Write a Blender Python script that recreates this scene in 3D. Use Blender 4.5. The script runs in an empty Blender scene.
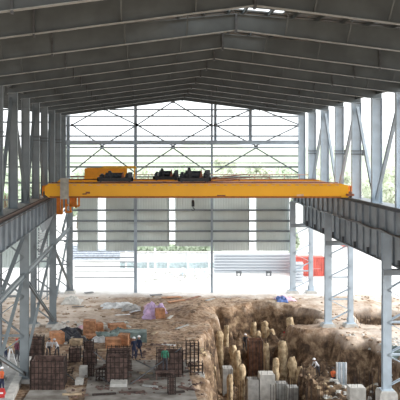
import bpy, math, random
from mathutils import Vector, Matrix, noise
random.seed(7)
C = bpy.context.scene.collection
K = .0075            # metres per layout unit
CZ = 16.45           # camera height
B = 6.0              # frame spacing
F = 800.0
def at(px, py, Y):   # photo pixel at distance Y -> point
    return Vector(((px-143)*Y/F, Y, CZ-(py-151)*Y/F))
def onz(px, py, z=0.0):
    Y = (CZ-z)*F/(py-151); return Vector(((px-143)*Y/F, Y, z))

# ---------------------------------------------------------------- materials
MATS = {}
def mat(name, col, rough=.6, metal=0, var=.12, scale=3, bump=.0, col2=None, emit=None, trans=0, detail=5, stretch=None):
    if name in MATS: return MATS[name]
    m = bpy.data.materials.new(name); m.use_nodes = True
    nt = m.node_tree; b = nt.nodes['Principled BSDF']; L = nt.links
    tc = nt.nodes.new('ShaderNodeTexCoord'); n = nt.nodes.new('ShaderNodeTexNoise')
    n.inputs['Scale'].default_value = scale; n.inputs['Detail'].default_value = detail
    src = tc.outputs['Object']
    if stretch:
        mp = nt.nodes.new('ShaderNodeMapping'); mp.inputs['Scale'].default_value = stretch
        L.new(src, mp.inputs['Vector']); src = mp.outputs['Vector']
    L.new(src, n.inputs['Vector'])
    r = nt.nodes.new('ShaderNodeValToRGB'); r.color_ramp.elements[0].position = .35; r.color_ramp.elements[1].position = .65
    c2 = col2 or tuple(max(0, c*(1-var*2)) for c in col)
    c1 = col if col2 else tuple(min(1, c*(1+var)) for c in col)
    r.color_ramp.elements[0].color = (*c2, 1); r.color_ramp.elements[1].color = (*c1, 1)
    L.new(n.outputs['Fac'], r.inputs['Fac']); L.new(r.outputs['Color'], b.inputs['Base Color'])
    b.inputs['Roughness'].default_value = rough; b.inputs['Metallic'].default_value = metal
    if trans: b.inputs['Transmission Weight'].default_value = trans
    if bump:
        bn = nt.nodes.new('ShaderNodeBump'); bn.inputs['Strength'].default_value = bump; bn.inputs['Distance'].default_value = .1
        L.new(n.outputs['Fac'], bn.inputs['Height']); L.new(bn.outputs['Normal'], b.inputs['Normal'])
    MATS[name] = m; return m
FLG = mat('pale flange steel', (.34, .37, .37), .6)  # lower flanges in a paler tone than the rafter webs
STEEL = mat('grey painted steel', (.21, .245, .265), .5, 0, .06, 1.2)  # darkened tone: the left side's shade is put into the colour
LITSTEEL = mat('lit tone painted steel', (.48, .565, .64), .5, 0, .06, 1.2)  # same paint as STEEL, with the right side's daylight put into the colour
ROOFST = mat('grey primed roof steel', (.12, .142, .15), .55, 0, .10, .8)
SHEET = mat('zinc roof sheet', (.16, .18, .187), .5, 0, .08, .6)
DSTEEL = mat('dark steel', (.10, .11, .12), .6, 0, .2, 4)
GIRD = mat('runway girder paint', (.25, .29, .325), .5, 0, .10, 1.0)
ORANGE = mat('crane orange yellow paint', (1.0, .47, .008), .45, 0, .02, .8)
ORANGE2 = mat('crane darker orange paint', (.80, .24, .01), .5, 0, .1, 2)
DECK = mat('dusty red deck', (.66, .38, .29), .8, 0, .15, 2)
BLACK = mat('black machine paint', (.018, .02, .025), .5, 0, .3, 6)
MACH = mat('dark blue grey motor', (.05, .06, .075), .45, 0, .3, 6)
RUSTR = mat('rusty red steel', (.30, .11, .06), .8, 0, .25, 5)
CLAD = mat('grey green wall sheet', (.64, .72, .70), .6, 0, .05, .35)
WHITE = mat('white paint', (.85, .86, .88), .6, 0, .04, 2)
CONC = mat('concrete', (.43, .43, .42), .9, 0, .14, 2.5, .3)
CONCL = mat('pale concrete', (.58, .57, .54), .9, 0, .10, 2.5, .3)
CONCD = mat('blinding concrete', (.36, .345, .32), .9, 0, .22, .9, .2, col2=(.17, .15, .13), detail=9)
PILE = mat('sandy pile', (.68, .54, .35), .95, 0, .2, 3, .8, col2=(.30, .21, .12))
REBAR = mat('rusty rebar', (.04, .026, .022), .8, 0, .3, 8)
FORM = mat('dark form ply', (.15, .095, .08), .8, 0, .3, 3)
FORMR = mat('red brown form ply', (.26, .13, .08), .8, 0, .25, 3)
WOOD = mat('orange timber', (.50, .25, .13), .8, 0, .2, 3)
WOODP = mat('pale timber', (.52, .40, .27), .8, 0, .2, 3)
TARPB = mat('black tarp', (.035, .04, .055), .5, 0, .3, 3)
TARPP = mat('lilac tarp', (.58, .43, .66), .6, 0, .15, 2)
TARPBL = mat('blue tarp', (.10, .18, .45), .6, 0, .2, 2)
TARPG = mat('green grey tarp', (.20, .27, .26), .6, 0, .25, 2)
TARPW = mat('white tarp', (.72, .74, .76), .6, 0, .15, 2)
TARPPK = mat('pink tarp', (.75, .5, .6), .6, 0, .1, 2)
RED = mat('red paint', (.62, .13, .10), .6, 0, .12, 1.5)
REDB = mat('bright red', (.6, .04, .04), .6, 0, .12, 1.5)
NAVY = mat('navy cloth', (.02, .03, .07), .9, 0, .2, 8)
SKIN = mat('skin', (.35, .2, .14), .6, 0, .05, 8)
GREENC = mat('green cloth', (.05, .22, .14), .9, 0, .2, 8)
ORC = mat('orange vest', (.75, .16, .05), .8, 0, .1, 8)
WHC = mat('white cloth', (.65, .65, .68), .9, 0, .1, 8)
REDC = mat('red cloth', (.5, .05, .05), .9, 0, .1, 8)
GREYC = mat('dark grey cloth', (.06, .06, .07), .9, 0, .2, 8)
DPURP = mat('maroon cloth', (.16, .05, .08), .9, 0, .2, 8)
LEAF = mat('pale leaves', (.60, .66, .54), .9, 0, .3, .5, 0, col2=(.50, .57, .44))
LEAFY = mat('yellow green leaves', (.68, .72, .58), .9, 0, .3, .5, 0, col2=(.58, .63, .48))
BARK = mat('bark', (.2, .14, .1), .9)
def translucent():
    m = bpy.data.materials.new('translucent light sheet'); m.use_nodes = True
    nt = m.node_tree; nt.nodes.clear(); o = nt.nodes.new('ShaderNodeOutputMaterial')
    a = nt.nodes.new('ShaderNodeBsdfTranslucent'); a.inputs[0].default_value = (.92, .95, .96, 1)
    t = nt.nodes.new('ShaderNodeBsdfTransparent'); x = nt.nodes.new('ShaderNodeMixShader'); x.inputs[0].default_value = .5
    nt.links.new(a.outputs[0], x.inputs[1]); nt.links.new(t.outputs[0], x.inputs[2]); nt.links.new(x.outputs[0], o.inputs[0])
    return m
TRANS = translucent()
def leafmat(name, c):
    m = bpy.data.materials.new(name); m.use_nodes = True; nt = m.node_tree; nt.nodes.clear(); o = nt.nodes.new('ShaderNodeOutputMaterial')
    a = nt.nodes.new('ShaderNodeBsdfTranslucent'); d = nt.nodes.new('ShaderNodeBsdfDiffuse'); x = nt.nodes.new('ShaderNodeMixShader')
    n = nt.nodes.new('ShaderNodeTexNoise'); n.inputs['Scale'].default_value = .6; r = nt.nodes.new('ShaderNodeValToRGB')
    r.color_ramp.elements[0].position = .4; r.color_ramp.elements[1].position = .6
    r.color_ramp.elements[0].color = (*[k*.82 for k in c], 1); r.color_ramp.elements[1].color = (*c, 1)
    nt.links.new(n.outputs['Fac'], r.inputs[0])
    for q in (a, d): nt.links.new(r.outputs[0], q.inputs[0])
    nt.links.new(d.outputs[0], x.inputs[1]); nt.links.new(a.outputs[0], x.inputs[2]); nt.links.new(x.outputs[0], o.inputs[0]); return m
LEAF = leafmat('haze pale leaves', (.76, .84, .70)); LEAFY = leafmat('haze yellow leaves', (.84, .88, .76))  # distance haze put into the leaf colours as paleness

# ---------------------------------------------------------------- mesh builder
class MB:
    def __init__(s): s.v = []; s.f = []; s.mi = []; s.smooth = False
    def add(s, vs, fs, mi=0):
        o = len(s.v); s.v += [tuple(v) for v in vs]; s.f += [tuple(i+o for i in f) for f in fs]; s.mi += [mi]*len(fs)
    def box(s, x0, x1, y0, y1, z0, z1, mi=0):
        s.add([(x0,y0,z0),(x1,y0,z0),(x1,y1,z0),(x0,y1,z0),(x0,y0,z1),(x1,y0,z1),(x1,y1,z1),(x0,y1,z1)],
              [(0,3,2,1),(4,5,6,7),(0,1,5,4),(1,2,6,5),(2,3,7,6),(3,0,4,7)], mi)
    def bar(s, p, q, w, h, side=None, mi=0):   # rectangular bar from p to q; w along side, h across
        p = Vector(p); q = Vector(q); d = (q-p).normalized()
        sd = Vector(side) if side else (Vector((0,0,1)) if abs(d.z) < .9 else Vector((0,1,0)))
        a = d.cross(sd).normalized(); b = a.cross(d).normalized()     # b ~ side
        a = a*h/2; b = b*w/2
        vs = [p-a-b, p+a-b, p+a+b, p-a+b, q-a-b, q+a-b, q+a+b, q-a+b]
        s.add(vs, [(0,3,2,1),(4,5,6,7),(0,1,5,4),(1,2,6,5),(2,3,7,6),(3,0,4,7)], mi)
    def ibeam(s, p, q, depth, width, side, t=.03, mi=0):   # depth along 'side'
        p = Vector(p); q = Vector(q); d = (q-p).normalized()
        a = d.cross(Vector(side)).normalized(); b = a.cross(d).normalized()
        s.bar(p, q, depth, t*.7, b, mi)
        for k in (-1, 1):
            o = b*k*(depth/2-t/2); s.bar(p+o, q+o, t, width, b, mi)
    def tube(s, pts, r, n=8, mi=0, cap=True):
        pts = [Vector(p) for p in pts]; rr = r if isinstance(r, (list, tuple)) else [r]*len(pts)
        o = len(s.v); up = None
        for i, p in enumerate(pts):
            d = (pts[min(i+1, len(pts)-1)]-pts[max(i-1, 0)]).normalized()
            if up is None: up = Vector((0,0,1)) if abs(d.z) < .9 else Vector((0,1,0))
            a = d.cross(up).normalized(); b = a.cross(d).normalized()
            for k in range(n):
                t = 2*math.pi*k/n; s.v.append(tuple(p+(a*math.cos(t)+b*math.sin(t))*rr[i]))
        for i in range(len(pts)-1):
            for k in range(n):
                s.f.append((o+i*n+k, o+i*n+(k+1)%n, o+(i+1)*n+(k+1)%n, o+(i+1)*n+k)); s.mi.append(mi)
        if cap:
            s.f.append(tuple(o+k for k in range(n))[::-1]); s.mi.append(mi)
            s.f.append(tuple(o+(len(pts)-1)*n+k for k in range(n))); s.mi.append(mi)
    def prism(s, poly, axis, a0, a1, mi=0):    # polygon (2D) extruded along axis
        def pt(u, v, w): return {'x': (w,u,v), 'y': (u,w,v), 'z': (u,v,w)}[axis]
        n = len(poly)
        s.add([pt(u,v,a0) for u,v in poly]+[pt(u,v,a1) for u,v in poly],
              [tuple(range(n)), tuple(range(2*n-1, n-1, -1))]+[(i,(i+1)%n,n+(i+1)%n,n+i) for i in range(n)], mi)
    def build(s, name, mats, parent=None, smooth=False):
        me = bpy.data.meshes.new(name); me.from_pydata(s.v, [], s.f)
        for m in (mats if isinstance(mats, (list, tuple)) else [mats]): me.materials.append(m)
        for p, i in zip(me.polygons, s.mi): p.material_index = i; p.use_smooth = smooth
        me.update()
        import bmesh
        bm = bmesh.new(); bm.from_mesh(me); bmesh.ops.recalc_face_normals(bm, faces=bm.faces); bm.to_mesh(me); bm.free()
        o = bpy.data.objects.new(name, me); C.objects.link(o)
        if parent:
            o.parent = parent; o.location = -Vector(parent['_base'])
        return o
def tag(o, label, cat, group=None, kind=None):
    o['label'] = label; o['category'] = cat
    if group: o['group'] = group
    if kind: o['kind'] = kind
    return o
ROOTS = []
def thing(name, base, label, cat, group=None):
    o = bpy.data.objects.new(name, None); C.objects.link(o); o.location = base; o['_base'] = list(base)
    o.empty_display_size = .2; ROOTS.append(o)
    return tag(o, label, cat, group)
def struct(o): o['kind'] = 'structure'; return o
def copy_tree(o, loc, label, rz=0, scale=None):
    c = o.copy(); C.objects.link(c); c.location = loc; c.rotation_euler.z = rz; c['label'] = label
    if scale: c.scale = scale
    def rec(a, b):
        for ch in a.children:
            d = ch.copy(); C.objects.link(d); d.parent = b; rec(ch, d)
    rec(o, c); ROOTS.append(c); return c
def sub(o, parent):   # parent a built object below another mesh part
    o.parent = parent; o.location = (0,0,0); return o
ORD = ['first','second','third','fourth','fifth','sixth','seventh','eighth','ninth','tenth','eleventh','twelfth','thirteenth','fourteenth','fifteenth','sixteenth','seventeenth','eighteenth','nineteenth','twentieth']

# ---------------------------------------------------------------- layout
XC = 4.53; XL = -8.93; XR = 18.0; YB = 15.45*B
def und(X): return CZ + K*(785 - .128*abs(X-XC)/K)      # rafter underside
def top(X): return und(X) + .78 + .48*abs(X-XC)/13.5     # rafter top
frames = [4.5, 5.4, 6.5, 7.6] + [k+.5 for k in range(8, 15)] + [15.45]
ZR = CZ - 3.9        # rail top
ZB = ZR - .2         # girder top
XRR, XRL = 17.3, -8.22

# ---------------------------------------------------------------- ground
def sm(t): t = max(0, min(1, t)); return t*t*(3-2*t)
def boxf(X, Y, x0, x1, y0, y1, s):   # soft box mask
    return sm((X-x0)/s)*sm((x1-X)/s)*sm((Y-y0)/s)*sm((y1-Y)/s)
def ground_h(X, Y):
    n = noise.fractal(Vector((X*.35, Y*.35, 1.3)), 1, 2, 4)
    n2 = noise.fractal(Vector((X*1.5, Y*1.5, 5.3)), 1, 2, 4)
    ins = boxf(X, Y, -14, 40, 44, 93, 4)
    h = ins*(.10*n+.05*n2)
    w = noise.fractal(Vector((X*.28, Y*.28, 9.1)), 1, 2, 4)*1.5
    lx = 4.6 + max(0, (Y-70)*.15) - .6*math.sin((Y-50)*.2)
    up = boxf(X+w*1.0, Y+w*.9+.03*(X-11)**2, lx+.6, 17.8, 78.9, 84.9, 1.0)          # upper hollow below the far bank
    lo = boxf(X+w*.8, Y+w*.5, lx, 14.4, 46, 77.6, 1.3)     # deep pit
    berm = boxf(X, Y+w*.3, lx+1, 17, 76.2, 80.0, .9)
    shelf = boxf(X+w*.3, Y+w*.3, 13.2, 17.9, 57, 73.6, .8)*2.75
    low = boxf(X+w*.4, Y+w*.4, 12.5, 24, 40, 63.5, 1.2)*(2.6+.6*w)
    d = max(up*3.0, lo*5.0, berm*(2.75+.5*w), shelf, low)
    rr = boxf(X+w*.5, Y+w*.4, 20.6, 26, 75.5, 84.0, 1.5)*2.6
    r4 = boxf(X+w*.4, Y+w*.3, 15.8, 20.4, 57.5, 70.2, .9)*4.4
    d = max(d, rr, r4)
    rough = noise.fractal(Vector((X*.8, Y*.8, 2.2)), 1, 2, 4)
    h -= d
    h += min(1, d)*(.30*n2+.55*rough+.2*n)
    # spoil heap on the rim
    h += .9*math.exp(-((X-5.0)/2.0)**2-((Y-80.5)/3.0)**2)
    h += .7*math.exp(-((X-22)/3)**2-((Y-87)/2.0)**2)
    h += .5*math.exp(-((X-14)/4)**2-((Y-86)/1.5)**2)
    return h
def axis_vals(lo, hi, dlo, dhi, step, far):
    a = []; v = dlo; s = step
    while v > lo: s *= 1.35; v -= s; a.append(v)
    a = a[::-1]; v = dlo
    while v < dhi: a.append(v); v += step
    s = step
    while v < hi: a.append(v); s *= 1.35; v += s
    return a
xs = axis_vals(-500, 500, -13, 30, .22, 0); ys = axis_vals(-200, 1500, 50, 93.5, .22, 0)
g = MB(); nx = len(xs)
for Y in ys:
    for X in xs: g.v.append((X, Y, ground_h(X, Y)))
for j in range(len(ys)-1):
    for i in range(nx-1): g.f.append((j*nx+i, j*nx+i+1, (j+1)*nx+i+1, (j+1)*nx+i)); g.mi.append(0)
def ground_mat():
    m = bpy.data.materials.new('site earth'); m.use_nodes = True; nt = m.node_tree; L = nt.links; N = nt.nodes
    b = N['Principled BSDF']; b.inputs['Roughness'].default_value = .95
    geo = N.new('ShaderNodeNewGeometry'); sep = N.new('ShaderNodeSeparateXYZ'); L.new(geo.outputs['Position'], sep.inputs[0])
    def nz(scale, det=6):
        n = N.new('ShaderNodeTexNoise'); n.inputs['Scale'].default_value = scale; n.inputs['Detail'].default_value = det
        n.inputs['Roughness'].default_value = .65
        L.new(geo.outputs['Position'], n.inputs['Vector']); return n.outputs['Fac']
    def ramp(fac, els):
        r = N.new('ShaderNodeValToRGB'); r.color_ramp.elements.remove(r.color_ramp.elements[1])
        r.color_ramp.elements[0].position = els[0][0]; r.color_ramp.elements[0].color = (*els[0][1], 1)
        for p, c in els[1:]: e = r.color_ramp.elements.new(p); e.color = (*c, 1)
        L.new(fac, r.inputs[0]); return r.outputs[0]
    def mixc(f, a, c):
        x = N.new('ShaderNodeMix'); x.data_type = 'RGBA'; L.new(f, x.inputs[0]); L.new(a, x.inputs[6]); L.new(c, x.inputs[7]); return x.outputs[2]
    def math_(op, a, c, cl=False):
        x = N.new('ShaderNodeMath'); x.operation = op; x.use_clamp = cl
        for k, q in enumerate((a, c)):
            if isinstance(q, (int, float)): x.inputs[k].default_value = q
            else: L.new(q, x.inputs[k])
        return x.outputs[0]
    def mr(v, a, c):
        x = N.new('ShaderNodeMapRange'); x.inputs[1].default_value = a; x.inputs[2].default_value = c; L.new(v, x.inputs[0]); return x.outputs[0]
    dirt = ramp(nz(.45, 9), [(.38, (.10, .06, .035)), (.46, (.28, .16, .085)), (.53, (.42, .28, .17)), (.62, (.60, .50, .40))])
    fine = ramp(nz(2.8, 8), [(.40, (.08, .055, .04)), (.5, (.32, .23, .16)), (.60, (.58, .48, .39))])
    c = mixc(math_('ADD', 0.45, 0), dirt, fine)
    # dug earth, darker than the floor, blended in below the pit rims
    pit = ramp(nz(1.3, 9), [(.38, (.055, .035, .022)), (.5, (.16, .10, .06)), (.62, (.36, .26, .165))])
    # dry trodden earth on the left half of the floor
    dry = ramp(nz(.6, 8), [(.38, (.34, .25, .18)), (.46, (.56, .46, .38)), (.6, (.74, .65, .57))])
    wx = math_('ADD', sep.outputs['X'], math_('MULTIPLY', nz(.25), 8))
    wy = math_('ADD', sep.outputs['Y'], math_('MULTIPLY', nz(.3), 12))
    c = mixc(math_('MULTIPLY', math_('MULTIPLY', mr(wx, 3, -2), mr(wy, 76, 82)), .85), c, dry)
    c = mixc(math_('MULTIPLY', mr(wx, 19, 23), .7), c, dry)
    # pale dusty concrete yard beyond the gable
    yard = ramp(nz(.25, 6), [(.3, (.62, .60, .57)), (.6, (.82, .80, .78))])
    wob = math_('ADD', sep.outputs['Y'], math_('MULTIPLY', nz(.5), 5))
    c = mixc(mr(wob, 91.5, 95.5), c, yard)
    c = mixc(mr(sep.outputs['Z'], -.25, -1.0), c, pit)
    L.new(c, b.inputs['Base Color'])
    bn = N.new('ShaderNodeBump'); bn.inputs['Strength'].default_value = .6; bn.inputs['Distance'].default_value = .15
    L.new(nz(4, 8), bn.inputs['Height']); L.new(bn.outputs[0], b.inputs['Normal'])
    return m
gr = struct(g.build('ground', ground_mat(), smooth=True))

# ---------------------------------------------------------------- roof sheets (two slopes, with open strips)
def slope(name, x0, x1, y0, y1):
    m = MB(); n = max(2, int(abs(x1-x0)/1.5)); t = .05
    za, zb = top(x0)+.22, top(x1)+.22
    m.add([(x0,y0,za),(x1,y0,zb),(x1,y1,zb),(x0,y1,za),(x0,y0,za+t),(x1,y0,zb+t),(x1,y1,zb+t),(x0,y1,za+t)],
          [(0,3,2,1),(4,5,6,7),(0,1,5,4),(1,2,6,5),(2,3,7,6),(3,0,4,7)])
    # sheet ribs
    y = y0+.4
    while y < y1-.3:
        m.bar((x0,y,za-.015), (x1,y,zb-.015), .03, .05, (0,0,1)); y += 1.0
    return m
EX = 10.6   # eaves overhang left neighbour
def roof():
    xl, xr = XL-1.0, XR+2.0
    m = MB()
    def seg(x0, x1, y0, y1):
        s = slope('', x0, x1, y0, y1); m.add(s.v, s.f)
    g1 = (6.5*B-.8, 6.5*B-.05); g2 = (7.6*B-.6, 7.6*B-.02); xa, xb = 1.2, 6.8
    for (a, b_) in ((xl, xa), (xa, XC), (XC, xb), (xb, xr)):
        gaps = [g1, g2] if a in (xa, XC) else []
        if a == xa: gaps = [g1]
        y = 17.0
        for q in gaps: seg(a, b_, y, q[0]); y = q[1]
        seg(a, b_, y, YB+.6)
    o = m.build('ceiling', SHEET); return struct(o)
roof()
# purlins
i = 0; px_ = []
x = XC-.35
while x > XL-.3: px_.append(x); x -= 1.22
x = XC+.35
while x < XR+.3: px_.append(x); x += 1.22
px_.sort()
for i, x in enumerate(px_):
    m = MB(); z = top(x)+.01
    m.bar((x,24,z+.10), (x,YB+.3,z+.10), .20, .015, (0,0,1)); m.box(x-.035,x+.035,24,YB+.3,z,z+.015); m.box(x-.035,x+.035,24,YB+.3,z+.185,z+.20)
    tag(m.build('roof_purlin', ROOFST), 'thin steel purlin running the hall length under the roof sheet, %s from the left eaves' % (ORD[i] if i < 20 else ['twenty-first','twenty-second','twenty-third','twenty-fourth','twenty-fifth'][i-20]), 'purlin', 'roof purlins')

# rafters
for n_, k in enumerate(reversed(frames)):
    Y = k*B
    t = thing('roof_rafter', (XC, Y, und(XC)), 'grey steel roof rafter spanning the hall, %s counted from the far gable' % ORD[n_], 'rafter', 'roof rafters')
    xe0, xe1 = XL-.75, XR+.8
    for sgn, xe in ((-1, xe0), (1, xe1)):
        m = MB()
        prof = [(XC, und(XC)), (xe, und(xe)), (xe, top(xe)), (XC, top(XC))]
        m.prism(prof, 'y', Y-.012, Y+.012)
        # vertical web stiffeners
        m.build('web', ROOFST, t)
        f = MB(); f.bar((XC,Y,und(XC)), (xe,Y,und(xe)), .03, .32, (0,0,1)); f.build('bottom_flange', FLG, t)
        f = MB(); f.bar((XC,Y,top(XC)), (xe,Y,top(xe)), .03, .32, (0,0,1)); f.build('top_flange', ROOFST, t)
        xx = XC+sgn*8.95
        s = MB(); s.box(xx-.04, xx+.04, Y-.12, Y+.12, und(xx)-.12, top(xx)+.02); s.build('splice_plate', DSTEEL, t)
        for q in (2.4, 5.4, 11.4):
            fb = MB(); xx = XC+sgn*q; fb.bar((xx,Y-.05,und(xx)+.04), (xx,Y-1.0,top(xx)+.05), .06, .06); fb.build('fly_brace', ROOFST, t)
    s = MB(); s.box(XC-.05, XC+.05, Y-.19, Y+.19, und(XC)-.13, top(XC)+.02); s.build('ridge_plate', DSTEEL, t)

# upper wall columns
def wall_column(side, k, label):
    x0 = XL-.64 if side < 0 else XR; x1 = x0+(.64 if side < 0 else .80); Y = k*B
    ms = STEEL if side < 0 else LITSTEEL  # one paint on both sides: shaded tone left, lit tone right
    zt = und(x1 if side < 0 else x0)
    t = thing('wall_column', ((x0+x1)/2, Y, ZB), label, 'column', 'wall columns above the crane runway')
    m = MB(); m.box(x0+.03, x1-.03, Y-.012, Y+.012, ZB+.03, zt-.03); m.build('web', ms, t)
    for a in (x0, x1-.04):
        m = MB(); m.box(a, a+.04, Y-.19, Y+.19, ZB+.03, zt-.03); m.build('flange', ms, t)
    m = MB(); m.box(x0-.05, x1+.05, Y-.22, Y+.22, ZB, ZB+.03); m.build('base_plate', ms, t)
    m = MB(); m.box(x0-.02, x1+.02, Y-.2, Y+.2, zt-.03, zt)
    m.box(x0+.02, x1-.02, Y-.17, Y+.17, zt-.80, zt-.77); m.build('cap_plate', ms, t)
    if k in (11.5, 8.5, 14.5, 12.5):
        zz = CZ+.9-(0 if side < 0 else 1.2); m = MB()
        for dz in (0, .28): m.box(x0-.03, x1+.12, Y-.21, Y+.21, zz+dz, zz+dz+.06)
        m.box(x1 if side>0 else x0-.25, x1+.25 if side>0 else x0, Y-.06, Y+.06, zz-.1, zz+.4)
        m.build('bracket', DSTEEL, t)
ks = [k for k in frames if k >= 6]
for side, sn in ((-1, 'left'), (1, 'right')):
    for n_, k in enumerate(reversed(ks)):
        wall_column(side, k, '%s grey steel wall column standing on the %s crane runway, %s from the far gable' % ('shaded' if side < 0 else 'daylit', sn, ORD[n_]))
# chevron braces between them
for side, sn in ((-1, 'left'), (1, 'right')):
    for pk in (7.6, 9.5, 11.5, 13.5):
        for d, dn in ((-1, 'near'), (1, 'far')):
            bk = round(pk-.5)+.5+d
            if bk < 6: continue
            xx = XL-.25 if side < 0 else XR+.3
            xt = XL-.40 if side < 0 else XR+.40
            m = MB()
            m.ibeam((xt, pk*B+d*.3, und(XL)-.45), (xx, bk*B-d*.25, ZB+.25), .30, .22, (0,1,0), .03)
            nth = {13.5: 'first', 11.5: 'second', 9.5: 'third', 7.6: 'fourth'}[pk]
            tag(m.build('diagonal_brace', LITSTEEL if side > 0 else STEEL), 'leaning %s wall brace, %s leg of the %s pair from the gable' % (sn, dn, nth), 'brace', 'wall braces')
# eaves struts
for side, sn in ((-1, 'left'), (1, 'right')):
    m = MB(); xx = XL-.4 if side < 0 else XR+.4
    m.ibeam((xx, 20, und(XL)+.55), (xx, YB, und(XL)+.55), .5, .2, (0,0,1))
    tag(m.build('eaves_beam', ROOFST), 'long eaves beam over the heads of the %s wall columns' % sn, 'beam')

# ---------------------------------------------------------------- lattice columns
def lattice_column(side, k, label, ped=True):
    Y = k*B; ms = STEEL if side < 0 else LITSTEEL  # left legs take the shaded steel tone, right legs the lit one
    xi = -8.45 if side < 0 else 17.35
    xo = -10.3 if side < 0 else 19.45
    z0 = .35 if not (side > 0 and k == 9.5) else -.5
    ztop = ZB-1.75; zl = ztop if side < 0 else CZ-8.42
    t = thing('lattice_column', ((xi+xo)/2, Y, ground_h((xi+xo)/2, Y)), label, 'column', 'lattice columns under the crane runway')
    for x_ in (xi, xo):
        m = MB(); w = .62 if x_ == xi else .46
        zt = ztop if x_ == xi else ZB-.1
        m.box(x_-.012-.0, x_+.012, Y-.18, Y+.18, z0, zt)
        m2 = MB(); m2.box(x_-w/2, x_+w/2, Y-.20, Y-.17, z0, zt); m2.box(x_-w/2, x_+w/2, Y+.17, Y+.20, z0, zt)
        m2.box(x_-.015, x_+.015, Y-.18, Y+.18, z0, zt)
        m2.build('leg', ms, t)
    # lacing
    sx = 1 if side < 0 else 1
    a, b_ = (xi, xo); n = 7; dz = (zl-z0-.45)/n; 
    for q in range(n):
        za = z0+.15+q*dz; zb = za+dz
        p, r = ((a, b_) if q % 2 == 0 else (b_, a))
        m = MB(); m.bar((p,Y-.14,za), (r,Y-.14,zb), .12, .05, (0,1,0)); m.bar((p,Y+.14,za), (r,Y+.14,zb), .12, .05, (0,1,0))
        m.build('lacing_bar', ms, t)
        if q in (2, 4): 
            m = MB(); m.box(min(a,b_), max(a,b_), Y-.15, Y+.15, za-.06, za+.06); m.build('batten_plate', ms, t)
    m = MB(); m.box(min(a,b_)-.25, max(a,b_)+.25, Y-.3, Y+.3, zl-.4, zl); m.build('head_box', GIRD if side > 0 else STEEL, t)
    for x_ in (xi, xo):
        m = MB(); m.box(x_-.45, x_+.45, Y-.4, Y+.4, z0-.05, z0)
        m.box(x_-.36, x_+.36, Y-.012, Y+.012, z0, z0+.5); m.build('base_plate', ms, t)
for k, nm in ((15.45, 'at the far gable'), (12.5, 'halfway down the hall'), (9.5, 'nearest the viewer')):
    for side, sn in ((-1, 'left'), (1, 'right')):
        lattice_column(side, k, 'tall latticed steel column under the %s crane runway, %s' % (sn, nm))
        for xx, en in (((-8.45 if side < 0 else 17.35), 'inner'), ((-10.3 if side < 0 else 19.45), 'outer')):
            m = MB(); Y = k*B; b0 = min(ground_h(xx+dx, Y+dy) for dx in (-.7,0,.7) for dy in (-.7,0,.7))-.15
            if k == 12.5 and side > 0: b0 -= .9
            zp = .29 if not (side > 0 and k == 9.5) else -.56
            m.prism([(xx-.62, b0-.5), (xx+.62, b0-.5), (xx+.62, zp-.17), (xx+.52, zp), (xx-.52, zp), (xx-.62, zp-.17)], 'y', Y-.6, Y+.6)
            tag(m.build('concrete_pedestal', CONCL), 'pale concrete pedestal under the %s leg of the %s lattice column %s' % (en, sn, nm), 'pedestal', 'column pedestals')

# ---------------------------------------------------------------- crane runway
def runway(side, sn):
    XX = XRL if side < 0 else XRR
    y0, y1 = 24.0, YB-.3
    zt = ZB; zb = ZB-1.7
    xi = XX+.22 if side < 0 else XX-.22     # inner edge of flanges
    t = thing('runway_girder', (XX, 57, zb), 'deep grey crane runway girder with upright ribs along the %s side' % sn, 'girder', None)
    m = MB(); m.box(XX-.012, XX+.012, y0, y1, zb, zt); m.build('web', GIRD, t)
    m = MB(); m.box(XX-.22, XX+.22, y0, y1, zt-.04, zt); m.build('top_flange', DSTEEL, t)
    m = MB(); m.box(XX-.20, XX+.20, y0, y1, zb, zb+.04); m.build('bottom_flange', STEEL, t)
    yy = y0+.75; 
    while yy < y1:
        if abs(((yy/B)-9.5)) < .0: pass
        m = MB(); xa, xb = (XX+.012, XX+.19) if side < 0 else (XX-.16, XX-.012)
        m.box(xa, xb, yy-.045, yy+.045, zb+.04, zt-.04)
        xa, xb = (XX-.23, XX-.012) if side < 0 else (XX+.012, XX+.23)
        m.box(xa, xb, yy-.03, yy+.03, zb+.04, zt-.04)
        m.build('stiffener', GIRD, t); yy += 2.0
    m = MB(); m.box(XX-.06, XX+.06, y0, y1, zt, zt+.05); m.box(XX-.025, XX+.025, y0, y1, zt+.05, zt+.13); m.box(XX-.05, XX+.05, y0, y1, zt+.13, zt+.2)
    tag(m.build('crane_rail', mat('dull brown rail', (.13, .085, .07)) if side < 0 else DSTEEL), '%s crane rail on top of the %s runway girder' % ('rust brown' if side < 0 else 'dark', sn), 'rail')
    # walkway plates outside the girder
    m = MB(); a, b_ = (XX-1.75, XX-.3) if side < 0 else (XX+.3, XX+2.3)
    m.box(a, b_, y0, y1, zt-.07, zt-.03)
    tag(m.build('runway_walkway', CONCL if side < 0 else STEEL), 'flat service walkway behind the %s crane rail' % sn, 'walkway')
    return t
RL = runway(-1, 'left'); runway(1, 'right')
# left: conductor bars beside rail
m = MB()
for dx, dz in ((.27, -.10), (-.36, .06)): m.box(XRL+dx-.015, XRL+dx+.015, 24, YB-.4, ZB+dz-.015, ZB+dz+.015)
for q in range(30):
    yy = 25+q*2.25; m.box(XRL+.21, XRL+.29, yy-.03, yy+.03, ZB-.13, ZB-.08)
tag(m.build('conductor_bar', mat('dull brown rail', (.13, .085, .07))), 'rust red power conductor bars along the left crane rail', 'conductor rail')
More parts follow.
